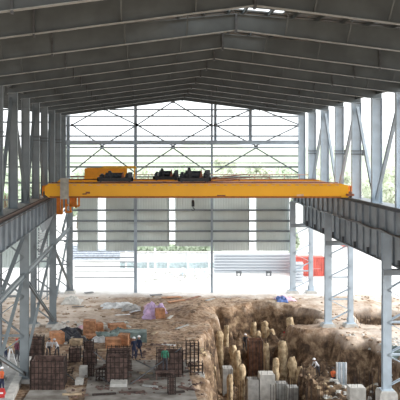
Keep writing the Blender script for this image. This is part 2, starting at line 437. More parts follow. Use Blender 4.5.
# right lower jack girder, with ribs and small brackets
XJ = XR+.45
zt, zb = ZB-.1, CZ-8.35
t = thing('jack_girder', (XJ, 57, zb), 'very deep ribbed grey girder behind and below the right crane runway', 'girder')
y0, y1 = 24, YB-.3
m = MB(); m.box(XJ-.012, XJ+.012, y0, y1, zb, zt); m.build('web', GIRD, t)
m = MB(); m.box(XJ-.3, XJ+.3, y0, y1, zb-.02, zb+.03); m.build('bottom_flange', STEEL, t)
yy = 24.75; n_ = 0
while yy < y1:
    m = MB(); m.box(XJ-.14, XJ-.012, yy-.04, yy+.04, zb+.03, zt); m.build('stiffener', GIRD, t)
    if n_ % 2 == 0:
        m = MB(); m.box(XJ-.31, XJ-.02, yy+.10, yy+.32, zb+.0, zb+.55); m.build('bracket', DSTEEL, t)
    yy += 2.0; n_ += 1
# pipe and cable run along right girder middle
m = MB(); m.tube([(XRR-.30, y, ZB-1.62+.06*math.sin(y*.8)) for y in range(30, 92, 1)], .06, 8)
tag(m.build('cable_pipe', STEEL), 'thin grey service pipe running along the foot of the right runway girder', 'pipe')
m = MB(); m.tube([(XRR-.34, y*.5, ZB-1.45-.16*abs(math.sin(y*.5*.55))) for y in range(96, 150, 1)], .055, 6)
tag(m.build('hanging_cable', BLACK), 'black slack cable looped along the right runway girder', 'cable')
# left deep bracket in the second bay
m = MB(); 
m.prism([(10.6*B, ZB-1.7), (12.3*B, ZB-1.7), (11.5*B, ZB-2.55), (10.9*B, ZB-2.55)], 'x', XRL-.02, XRL+.02)
m.build('haunch_plate', GIRD, RL)
# left longitudinal strut and cross braces between lattice columns
def braces():
    xx = -8.45; off = 0
    m = MB(); m.ibeam((xx, 6.5*B, 7.6), (xx, YB, 7.6), .35, .25, (0,0,1)); tag(m.build('wall_strut', STEEL), 'long pale horizontal strut tying the left lattice columns at half height', 'strut')
    A = [6.5*B, 9.5*B, 12.5*B, YB]
    nm = {0: 'nearest', 1: 'middle', 2: 'farthest'}
    for i in range(3):
        for (za, zb) in ((7.15, .6), (.6, 7.15)):
            o_ = .14 if za > zb else -.14; m = MB(); m.ibeam((xx+o_, A[i]+.3, za), (xx+o_, A[i+1]-.3, zb), .24, .18, (0,0,1))
            tag(m.build('cross_brace', STEEL), 'pale diagonal cross brace of the left wall, %s bay, %s towards the gable' % (nm[i], 'falling' if za > zb else 'rising'), 'brace', 'lower cross braces')
        m = MB(); m.ibeam((xx, (A[i]+A[i+1])/2, 8.0), (xx, A[i+1]-.4, 10.4), .24, .2, (0,0,1))
        tag(m.build('cross_brace', STEEL), 'short grey knee brace between strut and runway on the left wall, %s bay' % nm[i], 'brace', 'upper knee braces')
    xx = 19.45
    for i in range(3):
        if i == 1: continue
        for (za, zb) in ((10.0, 1.), (1., 10.0)):
            o_ = .42 if za > zb else .14; m = MB(); m.ibeam((xx+o_, A[i]+.3, za), (xx+o_, A[i+1]-.3, zb), .24, .2, (0,0,1))
            if i == 0:
                tag(m.build('cross_brace', STEEL), 'diagonal cross brace outside the right wall beside the nearest lattice column, %s away' % ('falling' if za > zb else 'rising'), 'brace', 'right cross braces')
braces()

# ---------------------------------------------------------------- far gable
def gx(px): return (px-143)*YB/F
def gz(py): return CZ-(py-151)*YB/F
t = thing('gable_frame', (XC, YB, 0), 'open steel frame of posts, rails and diagonal rods closing the far gable', 'wall frame')
def post(px, w, z0, z1, name='post'):
    m = MB(); x_ = gx(px); m.ibeam((x_, YB+.25, z0), (x_, YB+.25, z1), w, .3, (1,0,0), .04); m.build(name, LITSTEEL if name == 'post' else STEEL, t)
post(135.5, .36, 0, und(gx(135))+.2); post(212, .22, 0, und(gx(212))+.2); post(215.5, .30, gz(141), und(gx(215))+.2)
post(250.5, .36, gz(141), und(gx(250))+.2); post(302, .5, ZB, und(gx(302))); post(68, .4, 0, und(XL))
for py, w in ((109.5,.12),(116,.12),(125.6,.13),(136,.13),(156,.13),(163,.07),(167,.15),(177,.12),(188,.12),(210.5,.16),(221.3,.16),(231.6,.16),(241.6,.16)):
    m = MB(); z_ = gz(py); hw = XC
    xa, xb = XL-.3, XR+.3
    if und(xb) < z_+.0:
        dx = (und(XC)-z_)/.128; xa, xb = XC-dx, XC+dx
    if py > 200: xb = gx(291)
    w *= 1.35; m.box(xa, xb, YB+.42, YB+.56, z_-w/2, z_+w/2); m.build('wall_rail', STEEL, t)
for py in (258, 262.5, 267, 272.5, 278):
    m = MB(); z_ = gz(py); m.box(gx(74), gx(135), YB+.42, YB+.5, z_-.05, z_+.05); m.build('wall_rail', STEEL, t)
for py, w in ((142.5, .5), (147.5, .16)):
    m = MB(); z_ = gz(py); m.ibeam((XL, YB, z_), (XR+.2, YB, z_), w, .3 if w > .3 else .1, (0,0,1), .05); m.build('wind_beam', LITSTEEL, t)
def rod(p, q):
    a = Vector((gx(p[0]), YB+.1, gz(p[1]))); b_ = Vector((gx(q[0]), YB+.1, gz(q[1])))
    m = MB(); m.bar(a, b_, .14, .10, (0,0,1)); m.build('diagonal_rod', STEEL, t)
for (c, yt), (l, r) in (((102, 108), (72, 137)), ((173, 101.5), (137, 211)), ((256, 107.5), (215, 300))):
    rod((c,yt), (l,125)); rod((c,yt), (r,125)); rod((l,125), (c,146)); rod((r,125), (c,146)); rod((c,148), (l,172)); rod((c,148), (r,174))
    m = MB()
    for yy in (yt, 147): m.box(gx(c)-.22, gx(c)+.22, YB+.0, YB+.04, gz(yy)-.18, gz(yy)+.12)
    for xx in (l, r): m.box(gx(xx)-.15, gx(xx)+.15, YB+.0, YB+.04, gz(125)-.15, gz(125)+.15)
    m.build('gusset_plate', DSTEEL, t)
# cladding sheets and light strips
def clad(n_, pxa, pxb, pya, pyb):
    m = MB(); x0, x1 = gx(pxa), gx(pxb); z0, z1 = gz(pyb), gz(pya); x_ = x0; P = []
    while x_ < x1-.01:
        P += [(x_, YB+.62), (x_+.12, YB+.62), (x_+.15, YB+.635), (x_+.24, YB+.635), (x_+.27, YB+.62)]; x_ += .3
    m.prism([(a, b_) for a, b_ in P]+[(P[-1][0], YB+.68), (x0, YB+.68)], 'z', z0, z1)
    return m
def clad_wall():
    m = MB()
    for a, b_, c, d in ((77,97,190,251.5),(105.5,136,190,251.5),(136,167.5,190,247),(175.5,214,190,247),(214,249,190,251.5),(257,290,190,251.5)):
        q = clad(0, a, b_, c, d); m.add(q.v, q.f)
    return struct(m.build('wall_back', CLAD))
clad_wall()
for i, (a, b_, d) in enumerate(((97, 105.5, 250), (167.5, 175.5, 244), (249, 257, 250))):
    m = MB(); m.box(gx(a), gx(b_), YB+.62, YB+.635, gz(d), gz(190)); struct(m.build('window_%d' % (i+1), TRANS))
# neighbour bay roof, lower edge in the shared valley
m = MB(); xv = XL-1.0; xw = -36
zv, zw = und(XL)+1.2, und(XL)+1.2+.128*(xv-xw)
m.add([(xv,24,zv),(xw,24,zw),(xw,YB+.6,zw),(xv,YB+.6,zv),(xv,24,zv+.05),(xw,24,zw+.05),(xw,YB+.6,zw+.05),(xv,YB+.6,zv+.05)],
      [(0,3,2,1),(4,5,6,7),(0,1,5,4),(1,2,6,5),(2,3,7,6),(3,0,4,7)])
struct(m.build('ceiling_left', SHEET))
# neighbour bay rails to the left
t = thing('neighbour_frame', (-16, YB, 0), 'steel posts and rails of the neighbouring bay seen beyond the left columns', 'wall frame')
for py in (97, 109.5, 122, 136, 150, 167, 183, 200, 214):
    m = MB(); z_ = gz(py); m.box(-26, XL-.9, YB+.4, YB+.54, z_-.09, z_+.09); m.build('wall_rail', STEEL, t)
for x_ in (-12.5, -17, -21.5):
    m = MB(); m.ibeam((x_, YB+.2, 0), (x_, YB+.2, gz(95)), .35, .3, (1,0,0)); m.build('post', STEEL, t)
for k in frames[1:]:
    m = MB(); m.bar((XL-.9, k*B, zv-.62), (xw, k*B, zw-.62), 1.15, .2, (0,0,1)); m.build('rafter', ROOFST, t)
m = MB(); m.bar((-21.5,YB+.1,gz(190)), (-12.5,YB+.1,gz(150)), .1, .08, (0,0,1)); m.build('diagonal_rod', STEEL, t)
m = MB(); m.bar((-21.5,YB+.1,gz(150)), (-12.5,YB+.1,gz(190)), .1, .08, (0,0,1)); m.build('diagonal_rod', STEEL, t)

# ---------------------------------------------------------------- overhead crane
YC = 66.4
def cp(px, py, Y=YC): return at(px, py, Y)
zg1 = CZ-(184-151)*YC/F; zg0 = CZ-(197.6-151)*YC/F
xa, xb = XRL+.06, 17.04
t = thing('overhead_crane', (XC, YC+3, ZR), 'long orange overhead bridge crane spanning between the two runway girders', 'crane')
def girder(Y0, w, nm):
    m = MB(); c = .35
    prof = [(xa, zg0+.25), (xa+.35, zg0), (xb-.1, zg0), (xb, zg0), (xb, zg1-.12), (xb-.5, zg1), (xa+.3, zg1), (xa, zg1-.25)]
    m.prism(prof, 'y', Y0, Y0+w)
    m.box(xa+.4, xb-.6, Y0-.06, Y0+w+.06, zg0-.03, zg0); m.box(xa+.3, xb-.55, Y0-.06, Y0+w+.06, zg1, zg1+.03)
    g = m.build('bridge_girder', ORANGE, t)
    r = MB(); yc = Y0+w-.25; r.box(xa+.5, xb-.7, yc-.04, yc+.04, zg1+.03, zg1+.12)
    sub(r.build('trolley_rail', RUSTR), g)
    d = MB(); d.box(xa+.4, xb-.6, Y0+.02, Y0+w-.02, zg1+.03, zg1+.04)
    sub(d.build('deck_plate', DECK), g)
    b_ = MB(); b_.box(xa+.4, xb-.6, Y0-.065, Y0-.06, zg0-.03, zg0+.12); sub(b_.build('lower_edge', mat('burnt orange', (.42,.12,.01))), g)
    if Y0 == YC:
        s = MB()
        for q in range(38):
            x_ = xa+1+q*.66
            if x_ < xb-1: s.box(x_, x_+.32, Y0-.012, Y0-.0, zg1-.12, zg1-.07)
        sub(s.build('bolt_strip', DECK), g)
        for (px, py, w_, h_) in ((82.5,194.6,.35,.10),(85.6,193.6,.37,.15),(217,196,.7,.09),(113,197.2,.5,.07)):
            s = MB(); a = cp(px, py); s.box(a.x, a.x+w_, Y0-.012, Y0, a.z, a.z+h_); sub(s.build('scuff_mark', RUSTR), g)
        s = MB(); a = cp(296, 197); s.prism([(a.x,a.z),(a.x+.66,a.z),(a.x+.62,a.z+.26),(a.x+.1,a.z+.2)], 'y', Y0-.015, Y0)
        sub(s.build('pale_plate', mat('faded sticker', (.75, .5, .3))), g)
    return g
girder(YC, 1.0, 'near'); girder(YC+8.6, 1.0, 'far')
# walkway on the outer sides + end carriages
m = MB(); m.box(xa+.6, xb-.8, YC+9.66, YC+10.6, zg1-.05, zg1); m.build('service_walkway', DECK, t)
m = MB(); m.box(xa+1.0, xb-.8, YC+1.06, YC+2.0, zg1-.02, zg1+.02); m.build('inner_walkway', DECK, t)
PK = mat('dusty pink primer', (.66, .47, .40), .8, 0, .06, 1)
for yy, zz in ((YC+3.0, .10), (YC+10.3, .5)):
    m = MB(); m.box(xa+4.2, xb-1.2, yy, yy+.35, zg1+zz-.08, zg1+zz); m.build('cable_tray', PK, t)
for i in range(14):
    m = MB(); xx = xa+4.3+i*1.45; m.box(xx, xx+.06, YC+10.35, YC+10.41, zg1-.02, zg1+.42); m.build('tray_support', PK, t)
for i in range(7):
    m = MB(); xx = xa+2.5+i*3.3; m.box(xx, xx+.14, YC+1.0, YC+8.6, zg1-.25, zg1-.12); m.build('tie_beam', ORANGE2, t)
for sx, x_ in ((-1, XRL), (1, XRR)):
    m = MB(); m.prism([(YC+1.0, ZR+.12), (YC+8.6, ZR+.12), (YC+8.6, zg1-.2), (YC+1.0, zg1-.2)], 'x', x_-.28, x_+.28); e = m.build('end_carriage', ORANGE2, t)
    for yy in (YC+.4, YC+1.6, YC+7.9, YC+9.1):
        w = MB(); w.tube([(x_-.09,yy,ZR+.27), (x_+.09,yy,ZR+.27)], .27, 20); w.build('wheel', DSTEEL, t)
    m = MB(); m.tube([(x_-.1, YC+9.6, ZR+.65), (x_-.1, YC+10.0, ZR+.65)], .1, 10); m.build('buffer', BLACK, t)
# bits on right end
m = MB(); a = cp(345.5, 196); m.box(a.x, a.x+.6, YC-.5, YC-.1, a.z+.02, a.z+.2); m.tube([(a.x+.35,YC-.3,a.z+.2), (a.x+.35,YC-.3,a.z+.8)], .04, 8); m.build('limit_switch', RUSTR, t)
# left ladder panel in front of girder, grey, and maintenance cage below
m = MB(); p = cp(60.5, 200, YC-.25); q = cp(68.5, 178.5, YC-.25)
for xx in (p.x, q.x, ): m.box(xx-.025, xx+.025, YC-.3, YC-.25, p.z-.8, q.z)
for i in range(9): z_ = p.z+.1+(q.z-p.z-.1)*i/8; m.box(p.x, q.x, YC-.29, YC-.26, z_-.03, z_+.03)
m.box(p.x+.02, q.x-.02, YC-.245, YC-.235, p.z+.1, q.z)
m.build('access_ladder', mat('dusty grey mesh', (.50, .47, .40)), t)
m = MB()
def wire(a, b_, Y=YC+.3, w=.05):
    m.bar(cp(a[0],a[1],Y), cp(b_[0],b_[1],Y), w, w, (0,1,0))
for YY in (YC+.2, YC+1.1):
    for a, b_ in (((57.5,196),(57.5,214)),((62,196),(62,214)),((57.5,213.5),(62,213.5)),((57.5,207),(62,207)),((70.5,196),(70.5,212)),((76,196),(76,208)),((66,212),(71,212)),((66,198),(66,212)),((71,206),(79,206)),((79,196),(79,206)),((66,205),(71,205)),((71,206),(76,198))):
        wire(a, b_, YY, .15)
for px, py in ((57.5,213.5),(62,213.5),(71,206),(79,206),(66,212),(71,212)):
    m.bar(cp(px,py,YC+.2), cp(px,py,YC+.2)+Vector((0,.9,0)), .07, .07)
m.box(cp(57.5,0).x, cp(62,0).x, YC+.25, YC+.3, cp(0,213.5,YC+.2).z, zg0); m.box(cp(71,0).x, cp(75,0).x, YC+.25, YC+.3, cp(0,206,YC+.2).z, zg0)
m.box(cp(57.5,0).x, cp(62,0).x, YC+.2, YC+1.1, cp(0,213.5,YC+.2).z-.02, cp(0,213.5,YC+.2).z+.02)
m.build('hanging_cage', ORANGE2, t)
# handrail on left end
m = MB()
for px in (72, 78, 84): m.tube([cp(px,183,YC+10.4), cp(px,176,YC+10.4)], .025, 6)
m.tube([cp(70,176,YC+10.4), cp(86,176,YC+10.4)], .025, 6); m.tube([cp(70,179.5,YC+10.4), cp(86,179.5,YC+10.4)], .02, 6)
m.build('handrail', ORANGE2, t)
# orange power cabinet room (stands on the far girder)
t2 = thing('machine_cabinet', tuple(cp(108, 184, YC+5.7)*1), 'orange box shaped machine house on the left end of the crane bridge', 'machine house')
a = cp(84.5, 183, YC+8.5); b_ = cp(127, 168.5, YC+8.5)
zf = zg1+.13
m = MB(); m.box(a.x, b_.x, YC+8.5, YC+9.7, zf, b_.z)
m.build('housing', mat('deep yellow orange', (.92, .36, .01), .5, 0, .04), t2)
m = MB(); m.box(a.x+.2, b_.x+.9, YC+8.4, YC+9.8, b_.z, b_.z+.06)
m.prism([(a.x+1.4,b_.z+.06),(b_.x+.9,b_.z+.06),(b_.x+.75,b_.z+.22),(a.x+1.8,b_.z+.22)], 'y', YC+8.6, YC+9.6)
m.build('cover', mat('light orange', (.95,.50,.04)), t2)
for yy in (YC+8.65, YC+9.5):
    m = MB(); m.tube([(b_.x+.7, yy, zf), (b_.x+.7, yy, b_.z)], .06, 8); m.build('post', ORANGE, t2)

# hoist trolleys: dark winches with motors, drums, gearboxes
def trolley(px0, px1, Y0, depth, pyt, label, seed):
    random.seed(seed)
    x0, x1 = cp(px0, 0, Y0).x, cp(px1, 0, Y0).x; zb = zg1+.14
    t = thing('hoist_trolley', ((x0+x1)/2, Y0+depth/2, zb), label, 'hoist', 'hoist trolleys on the bridge')
    L_ = x1-x0; ztop = CZ-(pyt-151)*Y0/F
    m = MB(); m.box(x0, x1, Y0, Y0+.14, zb+.06, zb+.36); m.box(x0, x1, Y0+depth-.14, Y0+depth, zb+.06, zb+.36)
    m.box(x0, x0+.14, Y0, Y0+depth, zb+.06, zb+.36); m.box(x1-.14, x1, Y0, Y0+depth, zb+.06, zb+.36); m.box(x0+.1, x1-.1, Y0+.1, Y0+depth-.1, zb+.28, zb+.31)
    m.build('chassis', BLACK, t)
    for xx in (x0+.3, x1-.3):
        for yy in (Y0+.07, Y0+depth-.07):
            w = MB(); w.tube([(xx, yy-.05, zb+.13), (xx, yy+.05, zb+.13)], .14, 14); w.build('wheel', DSTEEL, t)
    h = ztop-zb-.3
    # rope drum along X
    m = MB(); r = h*.34; zc = zb+.33+r; xm0 = x0+L_*.40; xm1 = x0+L_*.72
    m.tube([(xm0,Y0+.75,zc), (xm1,Y0+.75,zc)], r, 20)
    for q in range(2): 
        xx = (xm0, xm1)[q]; m.tube([(xx-.03,Y0+.75,zc), (xx+.03,Y0+.75,zc)], r*1.25, 20)
    m.build('rope_drum', MACH, t)
    # motors
    for q, (fx, rr) in enumerate(((.06, .26), (.20, .32), (.78, .30))):
        m = MB(); xx = x0+L_*fx; zc2 = zb+.31+rr*h*.9
        m.tube([(xx,Y0+.45,zc2), (xx+.08,Y0+.45,zc2), (xx+.10,Y0+.45,zc2), (xx+L_*.11,Y0+.45,zc2), (xx+L_*.13,Y0+.45,zc2)], [rr*h*.6, rr*h*.9, rr*h*1.0, rr*h*1.0, rr*h*.7], 14)
        for s_ in range(5): m.tube([(xx+.14+s_*.06,Y0+.45,zc2), (xx+.16+s_*.06,Y0+.45,zc2)], rr*h*1.15, 14)
        m.box(xx+.1, xx+.35, Y0+.35, Y0+.6, zc2+rr*h*.8, zc2+rr*h*1.45)
        m.build('motor', MACH, t)
    # gearbox & brake
    m = MB(); xx = x0+L_*.32
    m.prism([(xx-.1,zb+.31),(xx+.28,zb+.31),(xx+.28,zb+.31+h*.6),(xx+.16,ztop),(xx-.02,ztop),(xx-.1,zb+.31+h*.5)], 'y', Y0+.3, Y0+1.0); m.build('gearbox', BLACK, t)
    m = MB(); xx = x0+L_*.70; m.prism([(xx-.12,zb+.31),(xx+.2,zb+.31),(xx+.04,ztop-.04)], 'y', Y0+.25, Y0+.5); m.build('brake', RUSTR, t)
    m = MB(); xx = x0+L_*.86; m.box(xx, x1-.05, Y0+.2, Y0+.9, zb+.31, zb+.31+h*.8); m.build('control_box', MACH, t)
    return t
trolley(97, 133, YC+.55, 2.4, 171, 'dark hoist trolley in front of the orange machine house', 1)
trolley(178, 211, YC+.55, 2.4, 168, 'dark hoist trolley near mid span, right of the smaller winch', 2)
trolley(153, 179, YC+4.0, 1.9, 168.5, 'small dark winch trolley left of the mid span trolley, farther back', 3)
random.seed(11)
# cable rods lying on the deck right of the trolleys
for i, pts in enumerate(([(212,178),(226,176.5),(240,175),(247,174.5),(250,175.5)], [(212,178.5),(236,178),(266,176.8),(270,178)], [(205,181.5),(230,180.5),(238,179.4),(240,180.6)])):
    m = MB(); Yz = (YC+3, YC+4, YC+1.6)[i]
    m.tube([cp(a, b_, Yz) for a, b_ in pts], .045, 6)
    m.tube([cp(*pts[0], Yz), Vector((cp(*pts[0], Yz).x, Yz, zg1+.03))], .03, 6)
    tag(m.build('conduit_pipe', RUSTR), 'bent brown pipe above the crane deck, %s of the three' % ('middle length one', 'longest', 'nearest')[i], 'pipe', 'pipes on the deck')
# hook
hx = cp(193, 0, YC+1.6).x
t = thing('crane_hook', (hx, YC+1.6, cp(0, 212, YC+1.6).z), 'small black hook block hanging on ropes under the mid span trolley', 'hook')
m = MB(); 
for dx in (-.06, .06): m.tube([(hx+dx, YC+1.6, zg1+.3), (hx+dx, YC+1.6, cp(0,202,YC).z)], .012, 6)
m.build('rope', DSTEEL, t)
m = MB(); z_ = cp(0, 204, YC).z; m.tube([(hx-.10,YC+1.6,z_), (hx+.10,YC+1.6,z_)], .22, 16); m.box(hx-.12, hx+.12, YC+1.5, YC+1.7, z_-.32, z_+.1); m.build('block', BLACK, t)
m = MB(); pts = []
for q in range(11): a_ = math.radians(90-q*27); pts.append((hx+.11*math.cos(a_), YC+1.6, z_-.55+.11*math.sin(a_)))
m.tube([(hx, YC+1.6, z_-.3), (hx, YC+1.6, z_-.42)]+pts, .035, 8); m.build('hook', BLACK, t)

# ---------------------------------------------------------------- things outside
# boundary wall
t = thing('boundary_wall', (gx(175), 112, 0), 'low white panelled boundary wall beyond the open middle of the gable', 'wall')
def ox(px, Y): return (px-143)*Y/F
m = MB(); m.box(ox(120,112.5), ox(216,112.5), 112.5, 112.7, 0, 2.1); m.build('wall_panel', WHITE, t)
m = MB(); m.box(ox(120,112.5), ox(216,112.5), 112.35, 112.8, 2.1, 2.25); m.build('coping', CONCL, t)
for px in (126, 148, 155, 168, 188, 209):
    m = MB(); m.box(ox(px,112.3)-.15, ox(px,112.3)+.15, 112.2, 112.5, 0, 2.35 if px != 155 else 2.8); m.build('pillar', WHITE, t)
m = MB(); m.box(ox(120,112.4), ox(216,112.4), 112.40, 112.5, .0, .75); m.build('plinth', mat('blue grey plinth', (.50,.60,.62)), t)
m = MB(); rnd = random.Random(3)
for q in range(1500):
    c_ = Vector((ox(rnd.uniform(128, 222), 132), 132+rnd.uniform(-.8, .8), rnd.uniform(0, 1.0+.5*math.sin(q*.3)))); a1 = Vector((rnd.gauss(0,1), rnd.gauss(0,1), rnd.gauss(0,1))).normalized(); b1 = a1.orthogonal()
    m.add([c_-a1*.3, c_-b1*.22, c_+a1*.3, c_+b1*.22], [(0,1,2,3)])
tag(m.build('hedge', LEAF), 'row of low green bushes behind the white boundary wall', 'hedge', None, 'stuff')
# corrugated fence right
def hfence(name, px0, px1, Y, h, label, mt):
    m = MB(); P = []; n = 7; dz = h/n
    for i in range(n):
        z_ = i*dz; P += [(Y, z_), (Y-.28, z_+dz*.1), (Y-.28, z_+dz*.55), (Y, z_+dz*.65)]
    P = P+[(Y, h), (Y+.06, h), (Y+.06, 0)]
    m.prism(P, 'x', ox(px0, Y), ox(px1, Y)); return tag(m.build(name, mt), label, 'fence')
hfence('sheet_fence', 214, 291, 108, 2.75, 'pale corrugated sheet fence with level ridges behind the right of the gable', mat('pale galvanised', (.58,.61,.65), .6, 0, .01, .3))
hfence('sheet_fence', 293, 303, 100, 2.6, 'short pale corrugated sheet fence left of the red container', mat('pale galvanised', (.6,.63,.67)))
hfence('sheet_fence', 68, 136, 121, 2.4, 'pale blue corrugated barrier behind the left rails of the gable', mat('pale blue sheet', (.62,.67,.74)))
# red container
t = thing('shipping_container', (ox(310,105), 106, 0), 'red ribbed shipping container beyond the gable at right', 'container')
x0, x1 = ox(294, 105), ox(326.5, 105)
P = []; x_ = x0
while x_ < x1-.1: P += [(x_,105),(x_+.1,105),(x_+.14,105.06),(x_+.22,105.06),(x_+.26,105)]; x_ += .28
m = MB(); m.prism(P+[(P[-1][0],107.4),(x0,107.4)], 'z', .15, 2.45); m.build('body', RED, t)
m = MB(); 
for zz in (.05, 2.4): m.box(x0-.03, x1+.03, 104.94, 105.05, zz, zz+.13)
for xx in (x0, x1): m.box(xx-.07, xx+.07, 104.93, 105.07, .05, 2.53)
m.build('frame', RED, t)
m = MB(); m.box(x0+2, x1-.8, 104.93, 104.945, 1.0, 1.02); m.build('trim_line', WHITE, t)
# far red roofs right
m = MB(); m.prism([(ox(345,125),0),(ox(386,125),0),(ox(386,125),1.5),(ox(345,125),1.5)], 'y', 125, 128, 0); m.prism([(ox(343,125),1.5),(ox(388,125),1.5),(ox(384,125),2.2),(ox(347,125),2.2)], 'y', 124.6, 128.4, 1)
tag(m.build('low_shed', [WHITE, RED]), 'low white shed with a faded red roof beyond the right wall', 'shed')
# trees
def tree(px, pyt, Y, w, label, mt=LEAF, seed=0):
    base = Vector((ox(px, Y), Y, 0)); H = CZ-(pyt-151)*Y/F; W = w*Y/F/2
    t = thing('tree', base, label, 'tree', 'trees beyond the hall')
    m = MB(); m.tube([base, base+Vector((.1,0,H*.3)), base+Vector((.2,.1,H*.6))], [.35, .28, .15], 8); 
    rnd = random.Random(seed)
    for q in range(4):
        a = rnd.uniform(0, 6.28); m.tube([base+Vector((.1,0,H*.3)), base+Vector((math.cos(a)*W*.5, math.sin(a)*W*.5, H*.62))], [.15, .05], 6)
    m.build('trunk', BARK, t)
    m = MB(); cl = []
    for q in range(46):
        a = rnd.uniform(0, 6.28); u = rnd.uniform(-1, 1); rr = (rnd.uniform(.15, 1))**.5
        prof = math.sqrt(max(.05, 1-u*u))
        cl.append((base+Vector((math.cos(a)*W*prof*rr*.85, math.sin(a)*W*prof*rr*.85, H*.62+u*H*.33)), rnd.uniform(.16, .34)*W))
    for c_, r_ in cl:
        for l_ in range(46):
            d = Vector((rnd.gauss(0,1), rnd.gauss(0,1), rnd.gauss(0,1))).normalized(); p = c_+d*r_*rnd.uniform(.6, 1.1)
            a1 = Vector((rnd.gauss(0,1), rnd.gauss(0,1), rnd.gauss(0,1))).normalized(); b1 = a1.cross(d).normalized()
            s_ = .055*W+.16
            m.add([p-a1*s_, p-b1*s_*.7, p+a1*s_, p+b1*s_*.7], [(0,1,2,3)])
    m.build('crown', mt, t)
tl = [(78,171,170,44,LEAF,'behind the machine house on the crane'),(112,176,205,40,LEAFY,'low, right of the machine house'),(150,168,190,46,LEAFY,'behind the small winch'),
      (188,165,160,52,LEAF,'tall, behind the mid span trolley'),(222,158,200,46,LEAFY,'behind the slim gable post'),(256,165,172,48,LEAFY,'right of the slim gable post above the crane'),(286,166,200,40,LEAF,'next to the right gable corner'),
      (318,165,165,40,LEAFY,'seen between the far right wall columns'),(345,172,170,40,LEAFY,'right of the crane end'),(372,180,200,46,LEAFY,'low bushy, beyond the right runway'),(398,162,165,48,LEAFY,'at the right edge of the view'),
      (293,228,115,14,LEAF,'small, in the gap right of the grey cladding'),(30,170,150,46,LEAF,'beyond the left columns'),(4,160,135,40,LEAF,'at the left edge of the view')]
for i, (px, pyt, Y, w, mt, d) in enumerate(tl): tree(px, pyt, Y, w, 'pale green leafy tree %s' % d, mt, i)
random.seed(5)
# a hazy tree line is suggested by a low hill
m = MB(); n = 60; 
for i in range(n+1):
    x_ = -160+360*i/n; h = 19+5*noise.noise(Vector((i*.17,0,0)))+2*noise.noise(Vector((i*.6,3,0)))
    for (dy, hh) in ((0, -1), (25, h*.7), (60, h), (120, h*.9)): m.v.append((x_, 330+dy+6*noise.noise(Vector((i*.3,dy,0))), hh))
for i in range(n):
    for j in range(3): m.f.append((i*4+j, (i+1)*4+j, (i+1)*4+j+1, i*4+j+1)); m.mi.append(0)
struct(m.build('hillside', mat('hill scrub', (.50,.56,.44), .95, 0, .12, .08), smooth=True))

# ---------------------------------------------------------------- rough piles in the pit
def pile(px, pyt, Y, wpx, label, seed):
    rnd = random.Random(seed); b = Vector((ox(px, Y), Y, 0)); b.z = min(ground_h(b.x+dx, Y+dy) for dx in (-.3,0,.3) for dy in (-.3,0,.3))-.1
    zt = CZ-(pyt-151)*Y/F; r = wpx*Y/F/2; n = 14; rings = 12; m = MB()
    lean = Vector((rnd.uniform(-.05,.05), rnd.uniform(-.04,.04), 0))
    for j in range(rings+1):
        f = j/rings; z_ = b.z+(zt-b.z)*f
        for k in range(n):
            a = 2*math.pi*k/n; nn = noise.fractal(Vector((math.cos(a)*1.4+seed, math.sin(a)*1.4, z_*1.8)), 1, 2, 3)
            rr = r*(.98+.42*nn)*(1 if f < .9 else 1-.35*(f-.9)/.1); zz = z_ + (0 if j < rings else -.25*abs(noise.noise(Vector((k*.9, seed, 0)))))
            m.v.append((b.x+rr*math.cos(a)+lean.x*f*3, Y+rr*math.sin(a)+lean.y*f*3, zz))
    for j in range(rings):
        for k in range(n): m.f.append((j*n+k, j*n+(k+1)%n, (j+1)*n+(k+1)%n, (j+1)*n+k)); m.mi.append(0)
    c = len(m.v); m.v.append((b.x+lean.x*3, Y+lean.y*3, zt-.05))
    for k in range(n): m.f.append((rings*n+k, rings*n+(k+1)%n, c)); m.mi.append(0)
    t = thing('pile', b, label, 'pile', 'sandy foundation piles in the pit')
    m.build('shaft', PILE, t, smooth=True)
    if seed % 3 != 1:
        for q in range(4):
            s = MB(); a = q*1.57+.4; s.tube([(b.x+lean.x*3+r*.5*math.cos(a), Y+r*.5*math.sin(a), zt-.3), (b.x+lean.x*3+r*.5*math.cos(a), Y+r*.5*math.sin(a)+.03, zt+rnd.uniform(.15,.5))], .014, 5)
            s.build('starter_bar', REBAR, t)
PL = [(220.5,331,76,7,'broad, at the left end of the deep pit under the bank'),(225.5,325,77.2,5.5,'slim, behind the leftmost pile'),(234,345,74.5,7,'in the left group, short with a dark gap at its right'),
 (238,350,73,6.5,'touching the right side of the left group'),(241,364,68,7.5,'nearest the viewer, left of the concrete blocks'),(253,322,82,6.5,'standing behind the red brown form box'),
 (265,321,82,7.5,'in the upper hollow, left of a shorter one'),(272,329,81,7,'short, in the upper hollow beside a taller one'),(290,317,81.5,7.5,'tallest of the upper hollow, beside the worker in red'),
 (299,327,81.5,6,'small, at the right of the upper hollow'),(266.5,343,74.5,6,'just right of the red brown form box'),(283,341,74,9.5,'broadest and tallest in the middle of the pit'),
 (276.5,358,70,6.5,'in front and left of the broadest pile'),(293.5,356.5,71,8,'right of the broadest pile, leaning top'),(298,366,70.5,6,'low, at the right end of the middle row'),
 (214,366,71,5,'low, on the slope of the left bank'),(230,374,66,6,'low, in front of the left group'),(312,352,75,6,'right of the middle row near the worker in white'),(258,331,79.8,5,'thin, between the two hollow piles and the form box'),(305,343,76,5.5,'thin, below the right end of the upper hollow')]
for i, (px, py, Y, w, d) in enumerate(PL): pile(px, py, Y, w, 'rough sandy pile, %s' % d, i+1)

